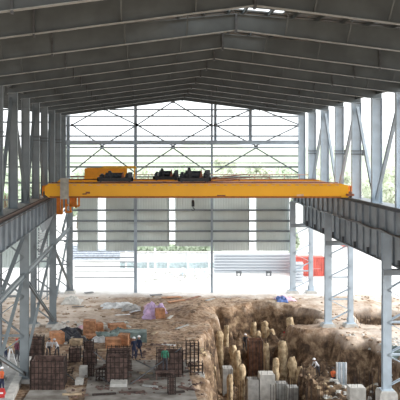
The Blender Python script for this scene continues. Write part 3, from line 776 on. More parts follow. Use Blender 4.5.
# concrete blocks in pit / pedestals
def block(px0, px1, pyt, Y, zbase, label, dep=1.2, mt=CONC, bars=True, name='concrete_block', cat='concrete block'):
    x0, x1 = ox(px0, Y), ox(px1, Y); zt = CZ-(pyt-151)*Y/F
    zb = min(ground_h(x_, y_) for x_ in (x0, (x0+x1)/2, x1) for y_ in (Y, Y+dep))-.12 if zbase is None else zbase
    t = thing(name, ((x0+x1)/2, Y+dep/2, zb), label, cat, 'poured concrete footings')
    c = .04; m = MB()
    m.prism([(x0,zb),(x1,zb),(x1,zt-c),(x1-c,zt),(x0+c,zt),(x0,zt-c)], 'y', Y, Y+dep); m.build('body', mt, t)
    if bars:
        nb = max(3, int((x1-x0)/.35))
        for q in range(nb):
            xx = x0+.12+(x1-x0-.24)*q/(nb-1)
            for yy in (Y+.12, Y+dep-.12):
                s = MB(); s.tube([(xx,yy,zt-.1), (xx,yy,zt+.35+.25*random.random())], .014, 5); s.build('starter_bar', REBAR, t)
    return t
for a in ((223,233,369,70,'pale grey block low in the pit below the left piles',1.2,CONC),(248,259,380,66.5,'grey block below the red brown form box',1.0,CONC),
          (260,275,375,66.5,'largest light grey block at the bottom of the pit',1.3,CONCL),(276,288,384,68,'grey block in front of the broadest pile',1.0,CONC),(288,299,388,67,'grey block at the bottom right of the pile row',1.0,CONC),
          (350,366,388,60.5,'long low grey block at the foot of the brown bank on the right',1.0,CONCL)):
    block(a[0], a[1], a[2], a[3], None, a[4], a[5], a[6])
# footing pedestals on the left floor
for a in ((79,87.5,368,58.0,'tall slender concrete pier, taller of the left pair',.8),(75,83,380,56.0,'slender concrete pier in front of the taller one, left pair',.8),
          (110,127,384,55.2,'concrete pier below the square rebar cage in the middle',1.2),(191,205,376,58.5,'concrete pier under the narrow cage at the pit edge',1.2),(168,176,383,58.5,'small white topped pier right of the middle cage',.7),(181,190,377,60.0,'small pier left of the pit edge cage',.6)):
    block(a[0], a[1], a[2], a[3], None, a[4], a[5], CONCL, bars=False)

# ---------------------------------------------------------------- rebar cages
def cage(px0, px1, pyt, pyb, Y, dep, label, step=.14, ply=False):
    step = .27 if px1-px0 > 9 else .2
    x0, x1 = ox(px0, Y), ox(px1, Y); zt = CZ-(pyt-151)*Y/F; zb = CZ-(pyb-151)*Y/F
    t = thing('rebar_cage', ((x0+x1)/2, Y+dep/2, zb), label, 'rebar cage', 'rebar cages of the footings')
    m = MB(); nx_ = max(3, int((x1-x0)/step)); ny_ = max(2, int(dep/step))
    for q in range(nx_+1):
        xx = x0+(x1-x0)*q/nx_; e = random.uniform(.0, .12)
        for yy in (Y, Y+dep): m.tube([(xx,yy,zb), (xx,yy,zt+e)], .03, 5, cap=False)
    for q in range(1, ny_):
        yy = Y+dep*q/ny_
        for xx in (x0, x1): m.tube([(xx,yy,zb), (xx,yy,zt)], .03, 5, cap=False)
    m.build('upright_bars', REBAR, t)
    m = MB(); nz = max(3, int((zt-zb)/(step*1.3)))
    for q in range(nz+1):
        zz = zb+.04+(zt-zb-.08)*q/nz
        for (p, r) in (((x0,Y),(x1,Y)),((x1,Y),(x1,Y+dep)),((x1,Y+dep),(x0,Y+dep)),((x0,Y+dep),(x0,Y))):
            m.tube([(p[0],p[1],zz), (r[0],r[1],zz)], .024, 5, cap=False)
    m.build('hoops', REBAR, t)
    if ply:
        m = MB(); m.box(x0+.08, x1-.08, Y+.12, Y+.16, zb, zt-.1); m.box(x0+.08, x0+.12, Y+.16, Y+dep-.1, zb, zt-.1); m.box(x1-.12, x1-.08, Y+.16, Y+dep-.1, zb, zt-.1)
        m.box(x0+.08, x1-.08, Y+dep-.14, Y+dep-.1, zb, zt-.1)
        m.build('form_board', FORM, t)
    return t
cage(30, 64, 361, 391.5, 55.0, 2.0, 'largest dark rebar cage, square, at the lower left', .13, True)
cage(106, 128, 357, 384, 56.2, 1.4, 'dark square rebar cage above the middle concrete pier', .14, True)
cage(107, 131, 350, 371, 59.4, 1.2, 'dark rebar cage right behind the cage above the middle concrete pier', .14, True)
cage(69, 80, 349, 362, 61.5, 1.0, 'small dark rebar cage right of the largest cage, farther back', .14, True)
cage(96, 105, 372, 392, 56.6, .8, 'thin dark rebar cage left of the middle concrete pier', .14, False)
cage(157, 183, 352, 386, 57.6, 1.5, 'wide dark rebar cage behind the worker in green', .15, True)
cage(186.5, 199, 343, 367, 60.6, .9, 'narrow rusty rebar cage at the left edge of the pit', .13, False)
cage(191, 203, 364.5, 376.5, 58.7, .8, 'short rebar cage sitting on the pier at the pit edge', .15, False)
cage(83, 96, 352, 368, 60.6, 1.0, 'small dark rebar cage behind the slender pier pair', .13, True)
cage(88, 93.5, 364, 392, 57.8, .5, 'tall thin rebar cage right of the slender pier pair', .11, True)
cage(19, 42, 339, 359, 63.2, 1.5, 'dark rebar cage at the left beside the surveyor', .14, True)
cage(84, 93, 342, 351, 65, .9, 'low dark rebar cage farther back near the orange crates', .12, True)
cage(168, 175.5, 377, 399, 53.5, .6, 'thin rusty cage at the bottom edge left of the pit edge pier', .12, True)
cage(63, 72, 372, 386, 59, .8, 'small cage between the largest cage and the pier pair', .13, False)
cage(339, 350, 336, 352, 72.0, .9, 'rusty cage beside the pedestal of the middle right lattice column', .13, False)
# red brown form box in pit
x0, x1 = ox(249, 75.5), ox(263, 75.5)
t = thing('form_box', ((x0+x1)/2, 76, -5), 'red brown timber form box standing in the pit among the piles', 'form box')
zt_ = CZ-(341-151)*75.5/F; zb_ = CZ-(376-151)*75.5/F-.3
m = MB(); m.box(x0, x1, 75.5, 75.56, zb_, zt_); m.box(x0, x1, 76.7, 76.76, zb_, zt_); m.box(x0, x0+.06, 75.56, 76.7, zb_, zt_); m.box(x1-.06, x1, 75.56, 76.7, zb_, zt_); m.build('panel', FORMR, t)
for q in range(5):
    m = MB(); xx = x0+.05+(x1-x0-.1)*q/4; m.box(xx-.04, xx+.04, 75.42, 75.5, zb_, zt_+.05); m.build('batten', FORM, t)
# starter bars standing upright in the pit (thin rods)
rb = 0
for px0, px1, pyt, Y, n, d in ((302,314,368,69,9,'below the worker in white'),(318,330,368,68.5,8,'left of the worker in orange'),(350,372,322,76,10,'beside the hollow right of the lattice column'),(258,274,356,72,10,'around the largest pit block'),(204,214,350,66,6,'beside the pit edge cage'),(228,246,383,64,9,'at the bottom of the pit on the left'),(300,324,384,62,12,'at the bottom of the view under the workers'),(352,380,372,62,10,'left of the nearest lattice column'),(270,300,378,66,12,'in front of the pile row')):
    m = MB()
    for q in range(n):
        xx = ox(px0+(px1-px0)*q/(n-1)+random.uniform(-.6,.6), Y); yy = Y+random.uniform(-.7,.7); gz_ = ground_h(xx, yy)-.2
        zt_ = CZ-(pyt+random.uniform(-5,5)-151)*Y/F
        m.tube([(xx,yy,gz_), (xx+random.uniform(-.05,.05),yy,max(zt_, gz_+1.0))], .019, 5)
    o = m.build('starter_bars', REBAR); tag(o, 'row of thin upright rebar rods %s' % d, 'rebar', None, 'stuff')

# ---------------------------------------------------------------- slabs, ramp at lower left
def slab(name, poly, z0, z1, label, mt, cat='slab'):
    m = MB(); m.prism(poly, 'z', z0, z1); return tag(m.build(name, mt), label, cat)
P = [onz(96,362), onz(186,362), onz(190,380), onz(198,404), onz(84,404), onz(88,380)]
slab('concrete_slab', [(p.x, p.y) for p in P], -.4, .16, 'flat grey blinding slab around the middle cages', CONCD)
P = [onz(-30,352), onz(24,358), onz(6,404), onz(-60,404)]
slab('road_slab', [(p.x, p.y) for p in P], -.3, .24, 'grey concrete roadway in the lower left corner under the tripod', CONC)
a, b_ = onz(28,362), onz(9,402)
m = MB(); m.bar((a.x,a.y,.22), (b_.x,b_.y,.22), .45, .55, (0,0,1)); tag(m.build('kerb_beam', CONCL), 'pale straight concrete kerb along the edge of the lower left roadway', 'kerb')
P = [onz(30,392), onz(66,392), onz(70,404), onz(22,404)]
slab('concrete_slab', [(p.x, p.y) for p in P], -.4, .14, 'small slab under the largest rebar cage', CONCD)

# ---------------------------------------------------------------- poles / props
def pole(a, za, b_, zb, label, r=.04, mt=DSTEEL, name='steel_prop', cat='prop'):
    p = onz(*a, za); q = onz(*b_, zb); m = MB(); m.tube([p, q], r, 8); return tag(m.build(name, mt), label, cat)
def polep(a, Ya, b_, Yb, label, r=.04, mt=DSTEEL, name='steel_prop', cat='prop'):
    m = MB(); m.tube([at(*a, Ya), at(*b_, Yb)], r, 8); return tag(m.build(name, mt), label, cat)
polep((129,385),55.8,(181,348),58.6,'long dark slanting prop between the middle cage and the cage at the green worker',.045)
polep((136,360),60,(157,370.5),57.8,'shorter dark prop leaning down to the wide cage',.04)
polep((94,352),60.5,(106,362),57,'dark prop between the small cage and the middle cage',.035)
polep((66,373),57,(80,385),56,'dark prop left of the slender pier pair',.04)
polep((96,372),57.8,(110,384),56,'dark prop right of the tall thin cage',.035)
polep((30,394),54.2,(70,393.5),54.2,'black pipe lying level in front of the largest cage',.07)
polep((145,396),54.2,(167,395.5),54.2,'dark bar lying on the slab by the thin cage',.05)
polep((84,395.5),54.6,(110,395.5),54.6,'dark bar lying in front of the tall thin cage',.05)
polep((197,318),80.2,(190,340),71.5,'pale hose running over the left rim of the pit',.07,WOODP,'hose','hose')
# bundles of white pipes
t = thing('pipe_bundle', onz(341,378,-1.0), 'upright bundle of pale pipes beside the worker in orange', 'pipes')
for q in range(5):
    xx = ox(337+q*2.2, 65.5); m = MB(); g_ = ground_h(xx, 65.5); m.tube([(xx,65.5,g_-.1), (xx,65.5,CZ-(362.5-151)*65.5/F)], .085, 10); m.build('pipe', (TARPW, LITSTEEL)[q % 2], t)

# ---------------------------------------------------------------- debris
def crate(px, py, w, h, d, label, mt, rz=0, z=0, name='wooden_crate', cat='crate'):
    p = onz(px, py, z); p.z = ground_h(p.x, p.y)-.03 if z == 0 else z
    t = thing(name, p, label, cat)
    t.rotation_euler.z = rz
    m = MB(); c = .03; X, Y, Z = p
    m.box(X-w/2+c, X+w/2-c, Y-d/2+c, Y+d/2-c, Z, Z+h-c); m.build('panel', mt, t)
    m = MB()
    for sx in (-1, 1):
        for sy in (-1, 1): m.box(X+sx*(w/2)-.04, X+sx*(w/2)+.04, Y+sy*d/2-.04, Y+sy*d/2+.04, Z, Z+h)
    for zz in (0.05, h/2, h-.04):
        for sy in (-1, 1): m.box(X-w/2, X+w/2, Y+sy*d/2-.03, Y+sy*d/2+.03, Z+zz-.03, Z+zz+.04)
        for sx in (-1, 1): m.box(X+sx*w/2-.03, X+sx*w/2+.03, Y-d/2, Y+d/2, Z+zz-.03, Z+zz+.04)
    m.build('batten', mt, t)
crate(89.5,333.5,1.0,1.25,.9,'tall orange wooden crate in the debris left of centre',WOOD)
crate(99,331,.6,.75,.6,'small orange crate right of the tall orange crate',WOOD,.3)
crate(91,339,.8,.5,.7,'low orange crate in front of the tall orange crate',WOOD,.2)
crate(113,347.5,1.15,.85,1.0,'orange crate behind the middle rebar cage',WOOD,.15)
crate(124,345,.8,1.0,.8,'orange crate left of the two navy workers',WOOD,-.2)
crate(57,343,1.0,1.0,.9,'orange crate among black sheets behind the largest cage',WOOD,.4)
crate(160,318.5,.85,.95,.8,'orange box under the lilac tarp',WOOD,.1)
crate(76,345,.9,.5,.7,'pale low crate beside the black sheets',WOODP,-.2)
crate(117,330,1.4,.6,.9,'orange brown crate at the edge of the grey rubble',WOOD,.3)
crate(133,341,2.3,.9,1.2,'green grey bin with dark lid behind the two navy workers',TARPG,0,name='waste_bin',cat='bin')
crate(128,342.5,1.2,.5,.7,'rusty red box in front of the green grey bin',FORMR,.1,name='metal_box',cat='box')
crate(31,354,.0+1.0,1.4,.8,'red brown form panel box behind the left cage',FORMR,.1,name='form_box',cat='form box')
def tarp(px, py, w, d, h, label, mt, seed, rz=0, name='tarp', cat='tarp', dz=0):
    p = onz(px, py); n = 22; m = MB()
    for j in range(n+1):
        for i in range(n+1):
            u, v = i/n*2-1, j/n*2-1
            rr = 1+.22*noise.noise(Vector((u*1.3+seed, v*1.3, seed)))
            x_ = u*w/2*rr; y_ = v*d/2*rr
            X = p.x+x_*math.cos(rz)-y_*math.sin(rz); Y = p.y+x_*math.sin(rz)+y_*math.cos(rz)
            e = max(0, 1-max(abs(u), abs(v))**2.5)
            z_ = h*e*(.6+.5*noise.fractal(Vector((u*2+seed, v*2, 0)), 1, 2, 3))+.10*abs(noise.noise(Vector((u*5,v*5,seed))))
            m.v.append((X, Y, max(ground_h(X, Y), ground_h(p.x, p.y)-.3)+.02+dz+max(0, z_)))
    for j in range(n):
        for i in range(n): m.f.append((j*(n+1)+i, j*(n+1)+i+1, (j+1)*(n+1)+i+1, (j+1)*(n+1)+i)); m.mi.append(0)
    o = m.build(name, mt, smooth=False); md = o.modifiers.new('th', 'SOLIDIFY'); md.thickness = .03
    return tag(o, label, cat)
tarp(155,313,2.3,2.4,1.3,'crumpled lilac tarp heaped over the orange box',TARPP,1)
tarp(149,318,1.4,1.2,.35,'flat corner of lilac sheet left of the orange box',TARPP,2)
tarp(150,308,1.3,1.0,.6,'pale pink sheet at the top of the lilac heap',TARPPK,3)
tarp(70,334,2.4,2.6,.7,'crumpled black sheeting in the left debris',TARPB,4)
tarp(62,340,1.6,1.4,.7,'black plastic heap behind the largest cage',TARPB,5)
tarp(78,342,1.8,1.6,.5,'dark blue black sheet right of the orange crate',TARPB,6)
tarp(105,338,2.6,2.2,.6,'green grey crumpled netting beside the crates',TARPG,7)
tarp(100,341,1.6,1.3,.5,'pale rubble sheet in front of the green grey netting',TARPW,8)
tarp(119,334,1.6,1.2,.6,'grey green sheet heap left of the bin',TARPG,9)
tarp(118,306,3.2,3.0,.5,'white plastic sheets on the earth left of the gable post',TARPW,10)
tarp(107,306,1.3,1.2,.3,'small white sheet left of the larger white sheets',TARPW,11)
tarp(131,309,2.0,2.0,.5,'grey sheeting right of the white plastic sheets',CONC,12)
tarp(72,303,2.2,2.4,.9,'pale sack like heap near the left gable corner',CONCL,13)
tarp(82,329,.9,.9,.35,'pinkish white rag on the black sheeting',TARPPK,14)
tarp(285,303,2.3,1.6,.5,'white and pink sheeting on the far rim of the pit',TARPPK,15)
tarp(282,304.5,1.2,1.2,.55,'blue tarp on the far rim of the pit',TARPBL,16)
tarp(60,328,1.5,1.4,.5,'grey sheet left of the black sheeting',CONCL,17)
tarp(378,356,2.2,2.4,.6,'pale plastic sheets left of the nearest lattice column',TARPW,18)
tarp(396,352,1.8,2.2,.6,'blue grey sheets right of the nearest lattice column',TARPG,19)
tarp(394,375,2.0,2.0,.4,'white sheets at the right bottom corner',TARPW,20)
tarp(356,343,1.5,.8,.3,'pale cement bags right of the middle lattice column',CONCL,21)
def plank(a, b_, label, w=.25, mt=WOODP, th=.06, lift=.12):
    p, q = onz(*a), onz(*b_); p.z = ground_h(p.x, p.y)+lift; q.z = ground_h(q.x, q.y)+lift
    m = MB(); m.bar(p, q, th, w, (0,0,1)); tag(m.build('plank', mt), label, 'plank')
for a, b_, l, w, mt in (((130,313),(139,311),'pale plank left of the lilac tarp',.3,TARPW),((162,299),(181,298),'orange plank stack on the earth by the slim gable post',.8,WOOD),((168,303),(184,301),'second orange plank in front of the orange stack',.6,WOOD),
  ((150,296),(162,295.5),'dark beam lying left of the orange plank stack',.4,DSTEEL),((176,330),(188,327),'grey board on the brown slope',.2,CONC),((152,336),(157,333),'small yellowish board on the brown slope',.3,WOODP),
  ((162,345),(175,347),'white strip behind the worker in green',.25,TARPW),((115,316),(130,315),'white batten below the white sheets',.2,TARPW),((72,308),(84,307.5),'thin dark bar near the left gable corner',.2,DSTEEL),
  ((85,294),(93,293),'dark plank near the gable foot',.4,DSTEEL),((168,321),(172,319),'small pale board right of the lilac heap',.3,CONCL),((185,301),(200,297),'brown board near the slim gable post',.4,FORMR),
  ((206,302),(214,300),'grey board at the foot of the slim gable post',.3,CONC),((300,300),(307,310),'pale plank beside the far right gable column',.25,WOODP),((98,352),(110,351),'pale board behind the middle cage',.25,WOODP),
  ((66,352),(82,350),'long brown board between the cages',.3,FORMR),((96,361),(103,364),'white pipe end beside the middle cage',.15,TARPW),((135,368),(150,371),'dark board on the slab between the cages',.2,FORM),
  ((355,348),(375,345),'pale plank on the earth right of the middle lattice column',.3,WOODP),((356,300),(372,297),'pale plank on the far spoil heap at right',.3,WOODP)):
    plank(a, b_, l, w, mt)
for i, (px, py, L_, rz, l, mt) in enumerate(((104,394,1.6,.2,'rusty bar bundle on the slab below the thin cage',REBAR),(140,380,1.4,.5,'short timber lying on the slab between the two square cages',FORM),
    (150,386,1.1,-.4,'grey offcut board in the middle of the slab',CONC),(132,392,1.8,.05,'dark timber at the front of the slab',FORM),(176,392,1.2,.3,'rusty bar beside the thin bottom cage',REBAR),(146,373,1.0,-.2,'brown timber on the slab behind the leaning props',WOODP),
    (70,362,1.6,.4,'dark timber behind the small cages at left',FORM),(78,356,1.4,-.3,'grey board near the pale low crate',CONC),(100,368,1.2,.9,'dark timber right of the small dark cage',FORM),(72,394,1.3,.1,'pale board in front of the pier pair',WOODP),
    (184,372,1.1,.7,'dark bar left of the pit edge cage',REBAR),(187,388,1.4,-.6,'dark timber left of the pit edge pier',FORM),(22,372,1.2,1.1,'dark timber beside the pale kerb',FORM),(120,350,1.5,.2,'dark timber behind the twin middle cages',FORM))):
    p = onz(px, py, .22); p.z = max(ground_h(p.x, p.y), .16)+.06; d_ = Vector((math.cos(rz), math.sin(rz), 0))*L_/2
    m = MB(); m.bar(p-d_, p+d_, .10, .2, (0,0,1)); tag(m.build('timber_offcut', mt), l, 'offcut')
# loose stones and clods: uncountable
def stones(name, n, area, smin, smax, mt, label, seed):
    rnd = random.Random(seed); m = MB()
    for _ in range(n):
        p = onz(rnd.uniform(area[0], area[1]), rnd.uniform(area[2], area[3])); s_ = rnd.uniform(smin, smax)
        z_ = ground_h(p.x, p.y); z_ = max(z_, .16) if (mt is FORM and 84 < (p.x*800/p.y+143) < 192) else z_; vs = []
        ang = rnd.uniform(0, 3)
        for dx, dy, dz in ((-1,-1,-.4),(1,-1,-.4),(1,1,-.4),(-1,1,-.4),(-.7,-.6,.8),(.6,-.7,.6),(.7,.6,.9),(-.6,.7,.5)):
            x_ = dx*s_*rnd.uniform(.6,1.3); y_ = dy*s_*rnd.uniform(.6,1.3)
            vs.append((p.x+x_*math.cos(ang)-y_*math.sin(ang), p.y+x_*math.sin(ang)+y_*math.cos(ang), z_+dz*s_*.7))
        m.add(vs, [(0,3,2,1),(4,5,6,7),(0,1,5,4),(1,2,6,5),(2,3,7,6),(3,0,4,7)])
    tag(m.build(name, mt), label, 'rubble', None, 'stuff')
DIRT = mat('earth clod', (.36,.26,.18), .95, 0, .25, 2)
stones('rubble', 700, (-5, 400, 297, 345), .05, .20, DIRT, 'scattered brown earth clods over the whole site floor', 1)
stones('rubble', 260, (60, 130, 322, 345), .06, .24, CONCL, 'pale broken rubble among the crates and sheets at left', 2)
stones('rubble', 420, (-5, 205, 345, 398), .05, .17, FORM, 'small dark scraps strewn between the rebar cages', 3)
stones('rubble', 350, (200, 330, 345, 372), .05, .2, PILE, 'sandy lumps on the pit floor', 4)
stones('rubble', 220, (325, 400, 335, 395), .05, .22, CONCL, 'pale broken stones around the nearest right lattice column', 5)
stones('rubble', 90, (140, 212, 264, 282), .1, .3, CONCL, 'pale builders rubble in the yard beyond the gable', 6)
# ground twigs / stored steel in yard
for i, (px, py, Y) in enumerate(((190, 272, 104), (200, 274, 102), (178, 276, 101))):
    m = MB(); p = onz(px, py); m.bar((p.x-1.2,p.y,.2), (p.x+1.0,p.y+.4,.9 if i == 0 else .3), .12, .2, (0,0,1)); m.bar((p.x+.6,p.y,0), (p.x+.6,p.y,.6), .1, .1)
    tag(m.build('steel_offcut', LITSTEEL), '%s grey steel offcut in the white yard beyond the gable' % ('tilted', 'farther right', 'nearest')[i], 'steel offcut')
# small trestles at the foot of the corrugated fence
for px in (239, 269):
    p = onz(px, 276); m = MB(); m.box(p.x-.35, p.x+.35, p.y, p.y+.5, .35, .6); m.box(p.x-.3, p.x-.2, p.y, p.y+.5, 0, .35); m.box(p.x+.2, p.x+.3, p.y, p.y+.5, 0, .35)
    tag(m.build('trestle', DSTEEL), 'small dark trestle at the foot of the corrugated fence, %s one' % ('left' if px < 250 else 'right'), 'trestle')
# stack of sheets / louvre seen between left columns
t = thing('stair_tower', (ox(43,80), 80, 0), 'open steel stair tower with pale treads behind the left runway', 'stairs')
Yt = 88.0; x0, x1 = ox(38.5, Yt), ox(47, Yt)
for q in range(11):
    m = MB(); zz = CZ-(258-q*2.7-151)*Yt/F; m.box(x0, x1, Yt-.3, Yt+.6, zz-.06, zz+.04); m.build('tread', TARPW, t)
for xx in (x0, x1):
    m = MB(); m.box(xx-.06, xx+.06, Yt+.1, Yt+.25, 0, CZ-(228-151)*Yt/F); m.build('post', STEEL, t)
# distant low wall/cladding at the left below runway
m = MB(); x0, x1 = -26, -10.9
P = []; x_ = x0
while x_ < x1-.1: P += [(x_,96),(x_+.15,96),(x_+.2,96.05),(x_+.3,96.05)]; x_ += .35
m.prism(P+[(P[-1][0],96.1),(x0,96.1)], 'z', gz(272), gz(228)); struct(m.build('wall_left', CLAD))

# ---------------------------------------------------------------- people
def person(loc, rz, label, shirt, trousers, helmet=None, pose='stand', scale=1.0, extra=None):
    V = {}; E = []; R = {}
    def v(n, p, r): V[n] = Vector(p); R[n] = r
    bend = pose == 'bend'; fwd = -.32 if bend else 0   # faces -Y
    dz = -.12 if bend else 0
    def tor(h, f=1): return (0, fwd*f, h+dz*f)
    v('pelvis', (0,0,.95), .135); v('waist', tor(1.08,.25), .12); v('chest', tor(1.28,.65), .15); v('shc', tor(1.42,.95), .10)
    v('neck', tor(1.50,1.08), .055); v('head0', tor(1.56,1.15), .075); v('head1', tor(1.66,1.25), .098); v('head2', tor(1.74,1.3), .07)
    E += [('pelvis','waist'),('waist','chest'),('chest','shc'),('shc','neck'),('neck','head0'),('head0','head1'),('head1','head2')]
    hn = Vector(tor(1.63,1.22)); v('nose', hn+Vector((0,-.115,0)), .018); E.append(('head1','nose'))
    for s in (-1, 1):
        k = 'L' if s < 0 else 'R'
        v('ear'+k, hn+Vector((s*.10,0,.0)), .018); E.append(('head1','ear'+k))
        v('hip'+k, (s*.10,0,.88), .10); st = .10*s if pose == 'walk' else .02*s
        v('knee'+k, (s*.12,-.02+st,.50), .066); v('ank'+k, (s*.13,.03+st*1.6,.09), .045); v('toe'+k, (s*.15,-.15+st*1.6,.04), .038)
        E += [('pelvis','hip'+k),('hip'+k,'knee'+k),('knee'+k,'ank'+k),('ank'+k,'toe'+k)]
        sh = Vector(tor(1.40,.92))+Vector((s*.185,0,0)); v('sh'+k, sh, .068)
        if bend: el = sh+Vector((s*.05,-.10,-.27)); wr = el+Vector((-s*.06,-.16,-.18))
        elif pose == 'reach' : el = sh+Vector((s*.06,-.16,-.22)); wr = el+Vector((-s*.06,-.24,.06))
        else: el = sh+Vector((s*.06,.03,-.28)); wr = el+Vector((s*.01,-.09,-.24))
        v('el'+k, el, .045); v('wr'+k, wr, .030)
        d = (wr-el).normalized(); palm = wr+d*.07; v('palm'+k, palm, .034)
        E += [('shc','sh'+k),('sh'+k,'el'+k),('el'+k,'wr'+k),('wr'+k,'palm'+k)]
        side = Vector((0,1,0)) if abs(d.z) > .7 else Vector((1,0,0))
        inn = d.cross(side).normalized()
        for fi, (o_, l_) in enumerate(((-.028,.062),(-.010,.072),(.010,.068),(.027,.054))):
            a = palm+side*o_+d*.03; v('f%d'%fi+k, a, .011); v('g%d'%fi+k, a+d*l_*.6+inn*.01, .010); v('h%d'%fi+k, a+d*l_+inn*.03, .009)
            E += [('palm'+k,'f%d'%fi+k),('f%d'%fi+k,'g%d'%fi+k),('g%d'%fi+k,'h%d'%fi+k)]
        a = wr+d*.03; v('t0'+k, a-side*.035, .012); v('t1'+k, a-side*.055+d*.035, .011); E += [('palm'+k,'t0'+k),('t0'+k,'t1'+k)]
    names = list(V); idx = {n: i for i, n in enumerate(names)}
    me = bpy.data.meshes.new('body'); me.from_pydata([V[n] for n in names], [(idx[a], idx[b]) for a, b in E], [])
    o = bpy.data.objects.new('tmp', me); C.objects.link(o)
    md = o.modifiers.new('s', 'SKIN'); 
    for n in names:
        sv = me.skin_vertices[0].data[idx[n]]; sv.radius = (R[n]*(1.25 if n in ('chest','waist','pelvis') else 1), R[n]*(.85 if n in ('chest','waist') else 1))
        sv.use_root = (n == 'pelvis')
    md2 = o.modifiers.new('d', 'SUBSURF'); md2.levels = 1; md2.render_levels = 1
    dg = bpy.context.evaluated_depsgraph_get(); dg.update()
    nm = bpy.data.meshes.new_from_object(o.evaluated_get(dg)); bpy.data.objects.remove(o)
    nm.materials.clear()
    for m_ in (shirt, trousers, SKIN, GREYC): nm.materials.append(m_)
    hz = V['neck'].z
    for p in nm.polygons:
        c = p.center; p.use_smooth = True
        dw = min((c-V['wrL']).length, (c-V['palmL']).length, (c-V['wrR']).length, (c-V['palmR']).length, (c-V['h1L']).length, (c-V['h1R']).length)
        if c.z < .13: p.material_index = 3
        elif dw < .085: p.material_index = 2
        elif (c-V['head1']).length < .17 or (c.z > hz and abs(c.x) < .08): p.material_index = 2
        elif c.z < .97 and abs(c.x) < .21: p.material_index = 1
        else: p.material_index = 0
    t = thing('person', loc, label, 'person', 'workers on the site'); t.rotation_euler.z = rz; t.scale = (scale,)*3; t['_base'] = [0,0,0]
    b = bpy.data.objects.new('body', nm); C.objects.link(b); b.parent = t
    hc = V['head1']+Vector((0,.0,.035)); m = MB(); n = 14
    m.v = []; rings = 5
    for j in range(rings+1):
        ph = math.radians(88*j/rings); 
        for k in range(n): a = 2*math.pi*k/n; m.v.append((hc.x+.118*math.cos(a)*math.cos(ph), hc.y+.13*math.sin(a)*math.cos(ph), hc.z+.115*math.sin(ph)))
    for j in range(rings):
        for k in range(n): m.f.append((j*n+k, j*n+(k+1)%n, (j+1)*n+(k+1)%n, (j+1)*n+k)); m.mi.append(0)
    if helmet:
        o0 = len(m.v)
        for k in range(n): a = 2*math.pi*k/n; m.v.append((hc.x+.135*math.cos(a), hc.y+(.17 if math.sin(a) < 0 else .14)*math.sin(a), hc.z-.012))
        for k in range(n): m.f.append((k, (k+1)%n, o0+(k+1)%n, o0+k)); m.mi.append(0)
    m.build('hard_hat' if helmet else 'hair', helmet or BLACK, t, smooth=True)
    # eyes and mouth
    m = MB()
    for s in (-1, 1): m.box(s*.035-.012, s*.035+.012, V['head1'].y-.098, V['head1'].y-.085, hn.z+.015, hn.z+.03)
    m.box(-.025, .025, V['head1'].y-.095, V['head1'].y-.08, hn.z-.055, hn.z-.045)
    m.build('face_features', BLACK, t)
    return t
def pg(px, py): p = onz(px, py); 
def stand(px, py, **k):
    p = onz(px, py, 0)
    for _ in range(3): p = onz(px, py, ground_h(p.x, p.y))
    return p
def P_(px, py, z=0):
    p = onz(px, py, z); return (p.x, p.y, z)
p = stand(134, 359.5); person(tuple(p), .5, 'person in navy work clothes and white hard hat, left of the standing pair', NAVY, NAVY, WHITE)
p = stand(139, 358); person(tuple(p), -.6, 'person in navy work clothes, right of the standing pair, turned to the other', NAVY, NAVY, WHITE, 'walk')
pp = at(165, 371, 57.1)
t = thing('work_platform', (pp.x, pp.y, .16), 'low timber work platform carrying the worker in green', 'platform')
m = MB(); m.box(pp.x-.7, pp.x+.7, pp.y-.25, pp.y+.25, pp.z-.06, pp.z); m.build('deck', FORM, t)
for sx in (-.6, .6):
    m = MB(); m.box(pp.x+sx-.05, pp.x+sx+.05, pp.y-.2, pp.y+.2, .16, pp.z-.06); m.build('leg', FORM, t)
person(tuple(pp), 3.0, 'person in a green shirt in front of the wide rebar cage', GREENC, GREYC, mat('brown cap', (.2,.1,.06)))
p = Vector((ox(333,68), 68, 0)); p.z = ground_h(p.x, p.y); person((p.x, p.y, p.z), .3, 'person in an orange vest and dark trousers standing in the pit at right', ORC, NAVY, None, 'reach')
p = Vector((ox(318,69), 69, 0)); p.z = ground_h(p.x, p.y); person((p.x, p.y, p.z), -1.2, 'person in a white shirt bending over bars in the pit at right', WHC, GREYC, WHITE, 'bend')
p = Vector((ox(284.5, 80.6), 80.6, 0)); p.z = ground_h(p.x, p.y); person(tuple(p), 1.0, 'person in a red top in the upper hollow beside the tallest pile', REDC, NAVY, REDC, 'reach')
person(P_(6, 361, .24), -1.0, 'person in dark clothes bent behind the survey tripod at lower left', GREYC, NAVY, WHITE, 'bend')
person(P_(17, 362, .24), 2.4, 'person in a maroon jacket right of the survey tripod', DPURP, GREYC, REDC)
p = stand(46, 363); person((p.x,p.y+1.6,ground_h(p.x,p.y+1.6)), .3, 'person in a pale top working behind the largest cage, left one', WHC, GREYC, None, 'bend')
p = stand(55, 363); person((p.x,p.y+1.6,ground_h(p.x,p.y+1.6)), -.5, 'person in a pale top working behind the largest cage, right one', WHC, GREYC, mat('grey cap', (.4,.4,.42)), 'bend')
p = Vector((ox(245.5, 76.8), 77.3, 0)); p.z = ground_h(p.x, p.y); person(tuple(p), .0, 'person with a white hard hat half hidden left of the red brown form box', GREYC, GREYC, WHITE, 'bend')
person(P_(2, 392, .24), -.7, 'person in an orange vest cut by the left edge of the view', ORC, NAVY, WHITE, 'reach', .95)
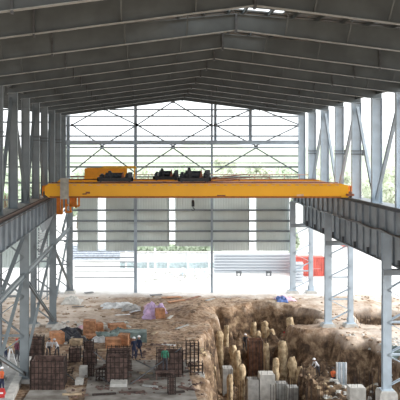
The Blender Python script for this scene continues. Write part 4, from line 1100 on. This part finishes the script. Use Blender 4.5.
# survey tripod
p = Vector(P_(10.5, 366, .24)); t = thing('survey_tripod', tuple(p), 'pale survey tripod with instrument on the lower left roadway', 'tripod')
for a in (0.3, 2.4, 4.5):
    m = MB(); m.bar(p+Vector((.06*math.cos(a), .06*math.sin(a), 1.35)), p+Vector((.48*math.cos(a), .48*math.sin(a), 0)), .06, .05, (0,0,1)); m.build('leg', WHITE, t)
m = MB(); m.tube([p+Vector((0,0,1.33)), p+Vector((0,0,1.42))], .10, 12); m.build('head', DSTEEL, t)
m = MB(); m.box(p.x-.08, p.x+.08, p.y-.09, p.y+.09, p.z+1.42, p.z+1.68); m.tube([p+Vector((0,-.16,1.55)), p+Vector((0,.16,1.55))], .045, 10); m.build('instrument', mat('yellow instrument', (.6,.5,.2)), t)
# red barrier bottom left
p = Vector(P_(2, 397, .24)); t = thing('barrier', tuple(p), 'bright red plastic barrier at the lower left corner', 'barrier')
m = MB(); m.prism([(p.x-.6,p.z),(p.x+.25,p.z),(p.x+.2,p.z+.35),(p.x+.12,p.z+.55),(p.x-.55,p.z+.55)], 'y', p.y-.15, p.y+.15); m.build('shell', REDB, t)
m = MB(); m.box(p.x-.5, p.x+.1, p.y-.16, p.y-.15, p.z+.25, p.z+.35); m.build('reflective_band', WHITE, t)
# white helmets/bags low in pit
tarp(226,388,.9,.8,.3,'small white sack low in the pit near the pale block',TARPW,30)
# water barrel
for r_ in ROOTS:
    if '_base' in r_: del r_['_base']

# ---------------------------------------------------------------- light, world, camera
w = bpy.data.worlds.new('sky'); bpy.context.scene.world = w; w.use_nodes = True
bg = w.node_tree.nodes['Background']; bg.inputs[0].default_value = (.93, .97, 1.0, 1); bg.inputs[1].default_value = 1.0
s = bpy.data.lights.new('sun', 'SUN'); s.energy = 2.0; s.angle = math.radians(22); s.color = (1, .97, .92)
so = bpy.data.objects.new('sun', s); C.objects.link(so)
d = Vector((-.85, .12, -.40)).normalized(); so.rotation_euler = d.to_track_quat('-Z', 'Y').to_euler()
cam = bpy.data.cameras.new('camera'); co = bpy.data.objects.new('camera', cam); C.objects.link(co)
cam.sensor_width = 36; cam.lens = 72; cam.shift_x = .1425; cam.shift_y = -.1225; cam.clip_end = 3000; cam.clip_start = .5
co.location = (0, 0, CZ); co.rotation_euler = (math.radians(90), 0, 0)
sc = bpy.context.scene; sc.camera = co
sc.view_settings.view_transform = 'Standard'; sc.view_settings.look = 'None'; sc.view_settings.gamma = 1
sc.view_settings.exposure = 1.12; sc.view_settings.use_curve_mapping = False
sc.cycles.max_bounces = 8; sc.cycles.diffuse_bounces = 5
